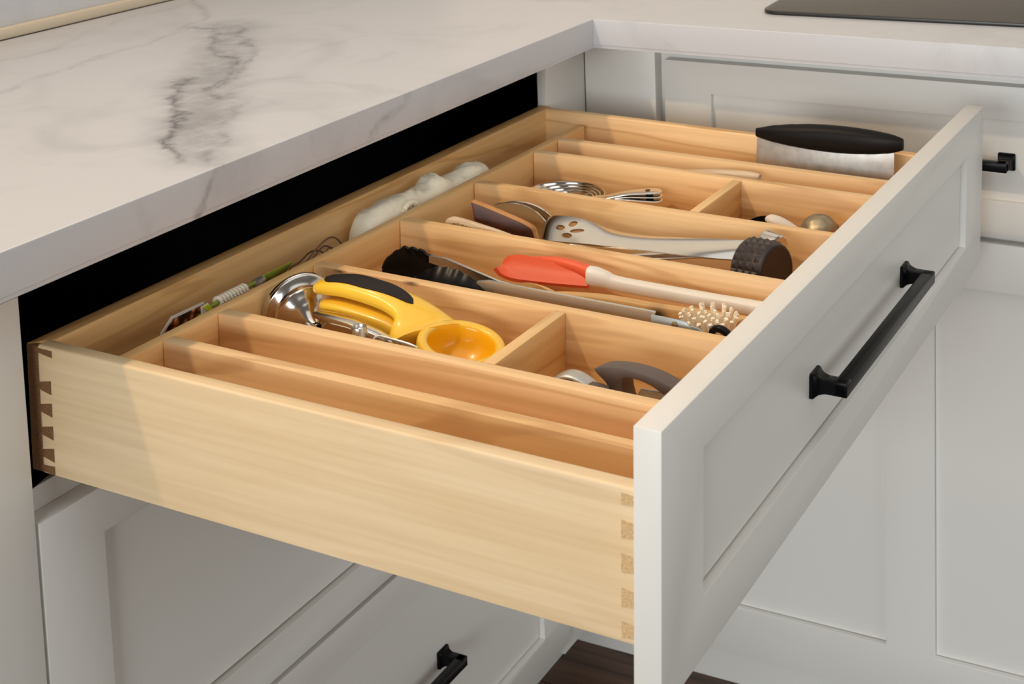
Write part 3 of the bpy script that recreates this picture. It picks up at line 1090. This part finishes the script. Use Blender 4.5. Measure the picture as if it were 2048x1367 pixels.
# ---- red spatula -----------------------------------------------------
rs = item('silicone_spatula', 'red silicone spatula with long white handle beside the tongs', 'spatula', (388, 200, FL))
bm = BM()
gr = []
for i in range(21):
    t = i/20
    y = 324-(324-229)*t
    gr.append([])
    hgt = 14.5*(math.sqrt(max(0, 1-(1-t/0.28)**2)) if t < .28 else 1)*(1-0.35*t*t)+0.8
    for j in range(9):
        q = -1+2*j/8
        x = 384+q*9.5*(1-0.4*t)+2*(1-q*q)
        z = -79.5+2.0*t+q*hgt*0.62 - 3.0*(1-q*q)*(1-t)
        gr[-1].append((x, y, z))
sheet(bm, gr, 4.0)
rs.part('blade', bm, M['red'], smooth=50)
bm = BM()
sweep(bm, spline([(396, 296, -74), (394, 270, -71.5), (391, 245, -72.5), (388, 229, -75)], 4), [4, 6, 8, 9, 10, 10.5, 11, 11, 11, 11.5, 12, 13, 14], [5, 6, 7, 8, 9, 9.5, 10, 10.5, 11, 11, 12, 13, 14], 12, power=0.7)
rs.part('spine', bm, M['red'], smooth=50)
bm = BM()
sweep(bm, spline([(386, 232, -76), (386.5, 226, -76), (387, 216, -77), (388, 204, -79.5), (389, 160, -80.5), (390, 110, -81), (391, 60, -81.5), (391, 40, -82), (391, 37, -82)], 4),
      [x[0] for x in spline([(k,) for k in [15, 15.5, 14, 12.5, 12.5, 13, 14, 13, 5]], 4)],
      [x[0] for x in spline([(k,) for k in [17, 17, 14.5, 12.5, 12.5, 12.5, 13, 12, 5]], 4)], 16, power=0.65)
rs.part('handle', bm, M['white_plastic'], smooth=50)

# ---- wooden spoon with a scorch mark ---------------------------------
BASEW = (362, 200, FL)
ws = item('wooden_spoon', 'wooden spoon with a dark scorch mark on its handle', 'spoon', BASEW)
M['scorched'] = burnt_wood((150-BASEW[1])*S, (-88-BASEW[2])*S)
bm = BM()
sweep(bm, spline([(361, 268, -93), (361, 245, -89), (361, 200, -86), (362, 150, -86.5), (363, 100, -85.5), (364, 45, -85), (364, 38, -85), (364, 36, -85)], 5),
      [x[0] for x in spline([(k,) for k in [7, 9, 10, 10, 10.5, 11, 8, 3]], 5)],
      [x[0] for x in spline([(k,) for k in [6, 9, 12, 13, 14, 14, 10, 4]], 5)], 14, power=0.8)
ws.part('handle', bm, M['scorched'], smooth=50)
bm = BM()
gr = []
for i in range(25):
    t = i/24
    y = 308-(308-246)*t
    hh = 18*(sin(pi*min(1, t*0.9+0.02))**0.6)+0.6
    row = []
    for j in range(11):
        q = -1+2*j/10
        row.append((362-q*7-7*(1-q*q)*sin(pi*t), y, -97+q*hh*0.9+2*t))
    gr.append(row)
sheet(bm, gr, 4.5)
ws.part('bowl', bm, M['spoon_wood'], smooth=50)

# ---- scrub brush -----------------------------------------------------
br = item('scrub_brush', 'round brush with stiff cream bristles beside the tongs ring', 'brush', (335, 90, FL))
bm = BM()
cb_ = Vector((346, 94, -92.5))
nb = Vector((-0.22, 0.05, 0.95)).normalized()
lathe(bm, [(0, -9), (17, -8), (19, -4), (19, 2), (17, 4), (0, 4)], cb_, nb, 32)
br.part('head', bm, M['spoon_wood'], smooth=40)
bm = BM()
for ring, cnt in ((0, 1), (6, 6), (11.5, 10), (17, 15)):
    for k_ in range(cnt):
        a = 2*pi*k_/cnt+ring
        root = cb_+nb*3+Vector((ring*cos(a), ring*sin(a), 0))
        for q in range(5):
            j = Vector((random.uniform(-1.0, 1.0), random.uniform(-1.0, 1.0), 0))
            tip = root+j+nb*random.uniform(16, 19)+Vector((cos(a), sin(a), 0))*ring*0.42
            sweep(bm, [root+j*0.5, (root+j*0.7+tip)/2, tip], [2.4, 2.8, 2.8], None, 5)
br.part('bristles', bm, M['bristle'], smooth=60, kind='stuff')
bm = BM()
sweep(bm, [(344, 76, -99), (344, 50, -108), (344, 22, -116)], [14, 12, 12], [9, 9, 9], 12)
br.part('handle', bm, M['spoon_wood'], smooth=50)

# ---- middle-back long compartment ------------------------------------
wp = item('wooden_spatula', 'dark wooden spatula standing on edge at the left of the turner', 'spatula', (465, 340, FL))
bm = BM()
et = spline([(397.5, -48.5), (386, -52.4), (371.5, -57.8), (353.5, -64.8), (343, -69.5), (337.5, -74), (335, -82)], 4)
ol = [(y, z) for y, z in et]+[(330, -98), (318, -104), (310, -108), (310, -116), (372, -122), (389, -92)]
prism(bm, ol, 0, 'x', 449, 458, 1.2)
for v in bm.verts:
    v.co.x += (402-v.co.y)*0.28
bmesh.ops.triangulate(bm, faces=[fc for fc in bm.faces if len(fc.verts) > 8])
bm.normal_update()
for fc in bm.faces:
    if abs(fc.normal.x) > 0.8 or fc.normal.z < -0.2:  # broad faces and underside in dark wood, other edges paler
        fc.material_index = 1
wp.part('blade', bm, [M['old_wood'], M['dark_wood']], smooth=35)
bm = BM()
sweep(bm, [(480, 314, -111), (477, 240, -114), (474, 150, -116), (475, 90, -121)], 12, 11, 12)
wp.part('handle', bm, M['old_wood'], smooth=50)
pd = item('pale_paddle', 'thin pale wooden paddle with speckled face leaning on the tray wall', 'spatula', (434, 370, FL))
bm = BM()
ol = spline([(417, -71), (416, -65.5), (412, -62.2), (404, -61.0), (384, -63.4), (362, -66.6), (345, -69.6), (300, -78), (240, -92)], 4)+[(240, -104), (340, -96), (400, -92), (414, -84)]
prism(bm, ol, 0, 'x', 432, 439, 1.6)
for v in bm.verts:
    v.co.x += (v.co.z+62)*-0.02
bmesh.ops.triangulate(bm, faces=[fc for fc in bm.faces if len(fc.verts) > 8])
pd.part('blade', bm, M['pale_wood'], smooth=40)
bm = BM()
prism(bm, [(413, -70), (410, -66.4), (403, -65.2), (384, -67.4), (362, -70.6), (345, -74), (345, -92), (400, -88), (410, -80)], 0, 'x', 431.4, 432.2)
pd.part('speckled_face', bm, M['speckled'], label='brown speckled face')

def spoon_bowl(cx, cy, cz, ly, lz, depth, lean=0.25):
    bm = BM()
    gr = []
    for i in range(19):
        u = -1+2*i/18
        row = []
        for j in range(15):
            q = -1+2*j/14
            # disc mapping
            a_, b_ = u*math.sqrt(1-q*q/2), q*math.sqrt(1-u*u/2)
            r2 = min(1, a_*a_+b_*b_)
            row.append((cx+depth*(1-r2)-(b_*lz)*-lean, cy+a_*ly, cz+b_*lz))
        gr.append(row)
    return sheet(bm, gr, 1.3)
sv = item('steel_serving_spoon', 'large steel serving spoon, its bowl just behind the wooden spatula', 'spoon', (515, 330, FL), None)
sv.part('bowl', spoon_bowl(511, 386, -96.5, 44, 28, 9), M['steel'], smooth=60)
bm = BM()
sweep(bm, spline([(515, 344, -99), (506, 300, -105), (497, 220, -110), (490, 130, -116)], 5), 13, 3.5, 12)
sv.part('handle', bm, M['steel'], smooth=60)
sv2 = item('steel_ladle_spoon', 'second steel serving spoon nested behind the first one', 'spoon', (530, 330, FL), None)
sv2.part('bowl', spoon_bowl(523, 384, -99, 46, 28.5, 11), M['steel'], smooth=60)
bm = BM()
sweep(bm, spline([(529, 341, -102), (524, 300, -106), (519, 220, -112), (514, 130, -118)], 5), 13, 3.5, 12)
sv2.part('handle', bm, M['steel'], smooth=60)

tn = item('slotted_turner', 'polished steel turner with four oval holes in the middle compartment', 'turner', (490, 220, FL))
# stations along the tool: y, top edge (x,z), lower edge (x,z)
st = [((512, 347.5, -80.5), (476, 333, -87.5)), ((514, 344.5, -77.0), (470, 326, -84.5)), ((515, 337, -74.5), (466, 316, -82)),
      ((515, 325, -73.2), (464, 303, -80.3)), ((514.5, 310, -73.2), (463.5, 290, -79.3)), ((513, 292, -75.2), (464, 277, -78.5)),
      ((512, 275, -78.5), (466, 263, -78.6)), ((510, 255, -79.0), (468, 243, -78.0)), ((508, 228, -77.4), (469, 222, -77.4)),
      ((507, 190, -73.2), (470, 180, -75.8)), ((506, 150, -68.6), (472, 150, -75.4)), ((506, 119, -65.0), (476, 127, -74.8))]
top_e = spline([a for a, b in st], 4)
low_e = spline([b for a, b in st], 4)
gr = []
for a, b in zip(top_e, low_e):
    row = []
    for j in range(9):
        q = j/8
        bul = 2.2*(1-(2*q-1)**2)
        row.append((a[0]+(b[0]-a[0])*q, a[1]+(b[1]-a[1])*q, a[2]+(b[2]-a[2])*q+bul))
    gr.append(row)
bm = BM()
sheet(bm, gr, 1.8)
blade = tn.part('blade', bm, M['steel'], smooth=50)
cut = BM()
for (x, y, z, l, w, ang) in ((497, 307.5, -75, 7.2, 4.2, 0.2), (487, 316.5, -79, 6.6, 4.0, 0.9), (484, 296, -78, 7.2, 4.0, 2.0), (473.5, 302, -80, 6.2, 4.0, 1.2)):
    A_ = []
    B_ = []
    for k_ in range(16):
        t = 2*pi*k_/16
        dx, dy = l*cos(t), w*sin(t)
        ux, uy = dx*cos(ang)-dy*sin(ang), dx*sin(ang)+dy*cos(ang)
        A_.append((x+ux, y+uy, z-14))
        B_.append((x+ux, y+uy, z+14))
    loft(cut, [A_, B_])
cm = mesh_of('cutter', cut, M['steel'], tn.base)
co = bpy.data.objects.new('cutter', cm)
COL.objects.link(co)
co.parent = tn.o
md = blade.modifiers.new('holes', 'BOOLEAN')
md.object = co
md.operation = 'DIFFERENCE'
md.solver = 'EXACT'
bpy.context.view_layer.update()
dg = bpy.context.evaluated_depsgraph_get()
nm = bpy.data.meshes.new_from_object(blade.evaluated_get(dg))
blade.modifiers.clear()
blade.data = nm
bpy.data.objects.remove(co)
bpy.data.meshes.remove(cm)
nm.name = 'blade'
for nme, lab, p, w in (('steel_fork', 'narrow steel handle lying under the slotted turner, nearer the front wall', [(452, 262, -93), (453, 230, -88), (455, 190, -85.5), (457, 160, -84.4), (458, 139, -84)], [9, 13, 17, 19, 17]),
                       ('steel_spoon', 'lowest steel handle under the turner, beside the tray wall', [(437, 225, -92), (438, 190, -88), (440, 165, -85), (442, 145, -83.8), (443, 130, -83.5)], [9, 11, 13, 15, 12])):
    th = item(nme, lab, 'utensil', (p[2][0], p[2][1], FL))
    bm = BM()
    sweep(bm, spline(p, 4), [x[0] for x in spline([(k_,) for k_ in w], 4)], 4.5, 14)
    th.part('handle', bm, M['steel'], smooth=60)
    bm = BM()
    q = p[0]
    sweep(bm, spline([(q[0]+1, q[1]-2, q[2]), (q[0]+1, q[1]+20, q[2]-14), (q[0]+1, q[1]+34, q[2]-24), (q[0]+1, q[1]+44, q[2]-29)], 4), [8, 8, 8, 8, 9, 10, 11, 12, 12, 12, 12, 10, 6], 3, 14)
    th.part('head', bm, M['steel'], smooth=60)

mh = item('meat_tenderizer', 'dark brown meat tenderizer head with pyramid-studded rim at the drawer front', 'mallet', (483, 95, FL))
axm = Vector((-0.25, -0.96, 0.08)).normalized()
cM = Vector((486, 104, -84))
bm = BM()
lathe(bm, [(0, -17), (24, -17), (26.5, -15), (27, 0), (27, 16), (25.6, 18.4), (23.8, 19), (22.8, 18.2), (0, 18.0)], cM, axm, 48)
mh.part('head', bm, M['dark_brown'], smooth=35)
bm = BM()
e1 = axm.cross(Vector((0, 0, 1))).normalized()
e2 = axm.cross(e1)
nA = 22
for i in range(nA):
    for j in range(4):
        a0, a1 = 2*pi*i/nA, 2*pi*(i+1)/nA
        d0_, d1_ = -15+7.6*j, -15+7.6*(j+1)
        rad = lambda a, d, r: cM+axm*d+(e1*cos(a)+e2*sin(a))*r
        q = [rad(a0, d0_, 26.6), rad(a1, d0_, 26.6), rad(a1, d1_, 26.6), rad(a0, d1_, 26.6)]
        apex = rad((a0+a1)/2, (d0_+d1_)/2, 29.6)
        vs = [bm.verts.new(p) for p in q]+[bm.verts.new(apex)]
        for k_ in range(4):
            bm.faces.new((vs[k_], vs[(k_+1) % 4], vs[4]))
bmesh.ops.recalc_face_normals(bm, faces=list(bm.faces))
mh.part('pyramid_studs', bm, M['pyramid'], smooth=None, kind='stuff', label='grey-brown pyramid studs')
bm = BM()
lathe(bm, [(0, 0), (10.5, 0), (12, 1.5), (12, 18), (11, 20), (0, 20)], (516, 96, -71.5), (0.35, 0.9, 0.05), 32)
mh.part('collar', bm, M['steel'], smooth=40, label='chrome collar')
bm = BM()
sweep(bm, [(520, 112, -73), (526, 160, -88), (534, 240, -108), (538, 280, -118)], 10, 10, 14)
mh.part('handle', bm, M['steel'], smooth=50)

# ---- measuring cups --------------------------------------------------
for k_, (rr, dep, lab) in enumerate(((44, 36, 'largest steel measuring cup, outermost of the nest'),
                                     (36.5, 31, 'second largest steel measuring cup in the nest'),
                                     (30, 26, 'third largest steel measuring cup in the nest'),
                                     (24, 22, 'smallest steel measuring cup, on top of the nest'))):
    cz = -88-0.2*k_
    cy = 386-4.0*k_
    cx = 624-2*k_
    mc = item('measuring_cup', lab, 'measuring cup', (cx, cy, cz-dep), 'nested measuring cups')
    bm = BM()
    lathe(bm, [(0, -dep), (rr*0.78, -dep), (rr*0.86, -dep+2), (rr*0.93, -dep+7), (rr*0.99, -1.2), (rr, 0), (rr-0.9, 0), (rr-1.7, -1.5), (rr*0.93-1.2, -dep+7.5), (rr*0.86-1.4, -dep+3), (rr*0.76, -dep+1.2), (0, -dep+1.2)], (cx, cy, cz), (0, 0, 1), 56)
    mc.part('bowl', bm, M['steel'], smooth=40)
    bm = BM()
    ang = radians(9+4*k_) if k_ else radians(-4)
    dx, dy = sin(ang), -cos(ang)
    L0, L1 = rr-2, rr+66-2*k_ + (30-0 if False else 0)
    L1 = 44+66-cy*0+ (386-cy)*-1 + (14 if k_ == 0 else 0)
    zt = [cz-0.8, cz-0.4, cz+2.5*k_-2, cz+3.8*k_-3, cz+3.8*k_-4]
    pts = []
    for q, t in enumerate((0, .15, .5, .9, 1.0)):
        Lq = L0+(L1-L0)*t
        pts.append((cx+dx*Lq, cy+dy*Lq, zt[q]))
    sweep(bm, spline(pts, 5), [x[0] for x in spline([(w0,) for w0 in (14, 15, 18, 22, 8)], 5)], 1.8, 12, power=0.6)
    h_ob = mc.part('handle', bm, M['steel'], smooth=50)
    bm = BM()
    hp = Vector(pts[3])*0.8+Vector(pts[2])*0.2
    lathe(bm, [(0, -1.5), (4.3, -1.5), (4.3, 1.15), (0, 1.15)], hp, (0, 0, 1), 16)
    mc.part('hanging_hole', bm, M['black_gloss'], parent=h_ob, label='dark hanging hole')

# ---- back right small compartment ------------------------------------
ti = item('tea_infuser', 'dull dented metal ball in the back right compartment', 'infuser', (635, 98, FL))
bm = BM()
lathe(bm, [(0, 15.5), (5, 15.2), (10, 13.4), (14.5, 10.2), (18, 5.5), (19.5, 1.0), (19.6, -1), (18.4, -6), (15, -11), (9, -15), (0, -16.5)], (636, 98, -91), (-0.12, 0.1, 1), 40)
for v in bm.verts:
    n_ = noise.noise(v.co*0.09)
    v.co += (v.co-Vector((636, 98, -91))).normalized()*n_*1.1
ti.part('ball', bm, M['brass'], smooth=60)
bm = BM()
lathe(bm, [(20.4, -1.6), (21.2, 0), (20.4, 1.6), (19.0, 0), (20.4, -1.6)], (636, 98, -91.5), (-0.12, 0.1, 1), 40, False)
ti.part('seam_ring', bm, M['brass'], smooth=60)
ti.part('foot', lathe(BM(), [(6, 0), (7, 1), (7, 22), (0, 24)], (636, 98, FL), (0, 0, 1), 20), M['brass'], smooth=40)
sc_ = item('white_handle_scoop', 'white plastic handled scoop with dark cup, left of the metal ball', 'scoop', (632, 145, FL))
bm = BM()
sweep(bm, spline([(630, 153, -86), (630, 148, -85.5), (630, 138, -87.5), (631, 125, -93), (632, 112, -100), (633, 104, -104)], 4),
      [x[0] for x in spline([(k_,) for k_ in (7, 15, 17, 15, 12, 8)], 4)], [x[0] for x in spline([(k_,) for k_ in (5, 10, 11, 10, 8, 6)], 4)], 16)
sc_.part('handle', bm, M['white_plastic'], smooth=60)
bm = BM()
lathe(bm, [(0, -22), (9, -21), (14, -15), (15.5, -5), (15.5, 0), (14.3, 0), (13, -8), (0, -16)], (640, 163, -95), (-0.25, 0.1, 1), 32)
sc_.part('cup', bm, M['black_gloss'], smooth=50, label='dark round cup')

# ---- narrow back slots ------------------------------------------------
pw_ = item('pale_wooden_spatula', 'pale wooden utensil handle in the narrow slot before the bench scraper', 'utensil', (714, 300, FL))
bm = BM()
sweep(bm, spline([(714, 192, -72), (714, 193, -72), (714, 200, -71.5), (714, 225, -72.5), (714, 260, -76), (714, 330, -88), (714, 400, -104), (714, 430, -112)], 4),
      [x[0] for x in spline([(k_,) for k_ in (7, 11, 13, 14, 14, 13, 16, 10)], 4)], [x[0] for x in spline([(k_,) for k_ in (6, 10, 12, 13, 12, 11, 8, 5)], 4)], 16, power=0.75)
pw_.part('handle', bm, M['pale_wood'], smooth=50)
bs_ = item('bench_scraper', 'steel bench scraper with thick black handle standing in the back slot', 'scraper', (781, 140, FL))
bm = BM()
prism(bm, [(221, -40), (222.5, -76), (224, FL+0.5), (60, FL+0.5), (61, -60), (61, -34), (140, -38)], 0, 'x', 780, 782.2, 0.3)
bs_.part('blade', bm, M['steel_dull'], smooth=30)
bm = BM()
pts, ww, hh = [], [], []
for i in range(33):
    t = i/32
    y = 222.5-(222.5-51.5)*t
    zt_ = -27.5+9.2*(1-(2*t-0.92)**2) if True else 0
    tz = spline([(-33.5,), (-28.4,), (-24.8,), (-22.2,), (-21.2,), (-21.4,), (-22.8,), (-25.6,)], 8)
    bz = spline([(-45.5,), (-48.6,), (-50.6,), (-51.6,), (-51.4,), (-49.6,), (-46.5,), (-41.5,)], 8)
    a = tz[int(t*(len(tz)-1))][0]
    b = bz[int(t*(len(bz)-1))][0]
    pts.append((781, y, (a+b)/2))
    hh.append((a-b)*(0.8 if i in (0, 32) else 0.95 if i in (1, 31) else 1))
    ww.append(17*(1-(2*t-1)**4)*0.9+6)
sweep(bm, pts, ww, hh, 20, power=0.75)
bs_.part('handle', bm, M['scraper_black'], smooth=50)

# ---- strip behind the long divider -----------------------------------
cd = item('recipe_card', 'small card with a food photo and white edge standing behind the tray', 'card', (143, 489, BB+14))
def slant(bm_):
    for v in bm_.verts:
        v.co.y += (v.co.z+66)*-0.16
    return bm_
olc = [(120, -144), (120, -76), (131.5, -65), (169, -66), (169, -144)]
cd.part('sheet', slant(prism(BM(), olc, 0, 'y', 486, 487.2)), M['card'])
cd.part('print', slant(prism(BM(), [(122.6, -143), (122.6, -77), (132.4, -67.4), (168, -68), (168, -143)], 0, 'y', 485.4, 485.9)), M['food'], label='dark brown food photo')
lb = item('yellow_tag', 'small yellow tag with white border between the card and green stake', 'tag', (171, 482, BB+14))
bm = BM()
prism(bm, [(161.5, -67.0), (169.6, -66.6), (176, -74.6), (168.6, -75.6), (167, -144), (161.5, -144)], 0, 'y', 482.2, 483.0)
lb.part('sheet', bm, M['card'])
lb.part('print', prism(BM(), [(163.4, -67.8), (169.2, -67.5), (174.4, -73.8), (168.8, -74.4)], 0, 'y', 481.6, 482.1), M['label_yellow'], label='yellow square')
gs = item('green_stake', 'green stake wrapped with cream twine lying behind the tray divider', 'stake', (225, 485, BB+14))
bm = BM()
sweep(bm, spline([(150, 489, -83), (178, 486, -73), (205, 485, -71.8), (232, 485, -71), (246, 485, -70.4)], 4), 4.2, 4.2, 10)
gs.part('stem', bm, M['green'], smooth=60)
bm = BM()
hx = []
for i in range(9*12+1):
    a = 2*pi*i/12
    hx.append((184+36*i/108, 485+3.6*cos(a), -71.6+3.6*sin(a)))
sweep(bm, hx, 3.9, 3.9, 8)
gs.part('twine_wrap', bm, M['twine'], smooth=60, label='cream twine wrap')
bm = BM()
sweep(bm, spline([(231, 485, -73), (236, 485, -71.6), (243, 485, -70.6)], 4), [6, 8, 9, 9.4, 9, 8.6, 8, 7.6, 7], [5, 6, 7, 7.4, 7, 7, 6.6, 6.2, 6], 8, power=0.7)
gs.part('foil_wrap', bm, M['steel_dull'], smooth=30, label='pale crinkled foil wrap')
bm = BM()
prism(bm, [(241, -66.2), (279, -67.0), (281, -69.6), (276, -76), (244, -77.5)], 0, 'y', 484.2, 486.4, 0.4)
for v in bm.verts:
    v.co.y += (v.co.z+72)*-0.5
gs.part('leaf', bm, M['green'], smooth=40, label='flat green end')
bm = BM()
sweep(bm, [(244, 487, -78), (262, 492, -100), (276, 497, BB+16)], 5, 4, 8)
gs.part('lower_stem', bm, M['green'], smooth=60)
tw = item('dark_twine_coil', 'loose coil of dark brown cord behind the tray divider', 'cord', (330, 492, BB+14))
bm = BM()
for (cx, cz, rx, rz_, ph, yy) in ((330, -84, 24, 14, 0.3, 487), (338, -86, 32, 19, 0.0, 492), (322, -84, 30, 9, 0.5, 496), (345, -84, 22, 13, 1.0, 484)):
    ring = []
    for i in range(41):
        a = 2*pi*i/40
        ring.append((cx+rx*cos(a+ph), yy+5*sin(2*a+ph), cz+rz_*sin(a)+1.5*sin(3*a)))
    sweep(bm, ring, 1.7, 1.7, 6)
sweep(bm, spline([(322, 490, -92), (330, 494, -115), (316, 488, -135), (335, 490, BB+15)], 6), 1.8, 1.8, 6)
tw.part('cord', bm, M['twig'], smooth=60)

cl = item('rolled_cloth', 'crumpled white muslin cloth roll behind the tray divider', 'cloth', (510, 490, BB+14))
bm = BM()
prof_top = spline([(392, -92), (397, -76), (404, -66), (420, -60.5), (446, -58.5), (478, -59.5), (492, -61.5), (512, -59.5), (523, -54.5), (531, -54.0), (538, -58.5), (544, -64.5), (568, -63.5), (592, -63.0), (614, -66.5), (626, -73), (634, -88)], 6)
rings = []
for i, (x, zt_) in enumerate(prof_top):
    t = i/(len(prof_top)-1)
    zb = -140+ (20 if t < .05 or t > .95 else 0)
    ring = []
    for k_ in range(28):
        a = 2*pi*k_/28
        wx = 19.5*(min(1, t/0.06)**0.5 if t < .06 else 1)*(min(1, (1-t)/0.06)**0.5 if t > .94 else 1)
        wx = max(wx, 3)
        zc, zr = (zt_+zb)/2, (zt_-zb)/2
        y = 491.5+wx*math.copysign(abs(cos(a))**0.8, cos(a))
        z = zc+zr*math.copysign(abs(sin(a))**0.7, sin(a))
        p = Vector((x+3*sin(a*2+x*0.05), y, z))
        f1 = noise.noise(Vector((x*0.045+z*0.03, y*0.06, z*0.07)))*3.2
        f2 = abs(noise.noise(Vector((x*0.07-z*0.16, y*0.10, 3.1))))*-7.5+abs(noise.noise(Vector((x*0.2+z*0.1, y*0.25, 9.1))))*-3.0+1.5
        p.z += (f1+f2+1.5)*(1 if sin(a) > -0.2 else 0.2)
        p.y += f1*0.6*(1 if abs(p.y-491) < 18 else 0.3)
        p.y = min(max(p.y, 469.5), 514.5)
        ring.append(p)
    rings.append(ring)
loft(bm, rings)
cl.part('roll', bm, M['cloth'], smooth=80)
bm = BM()
tur = []
for i in range(46):
    a = i*0.34
    r = 3+0.3*i*0.75
    tur.append((452+r*0.95*cos(a)+i*0.12, 478-2.0*i*0.05, -72+r*0.62*sin(a)+0.05*i))
sweep(bm, tur, [3+0.05*i for i in range(46)], [5+0.04*i for i in range(46)], 8)
cl.part('knot', bm, M['cloth'], smooth=80, label='spiral twist of the cloth')
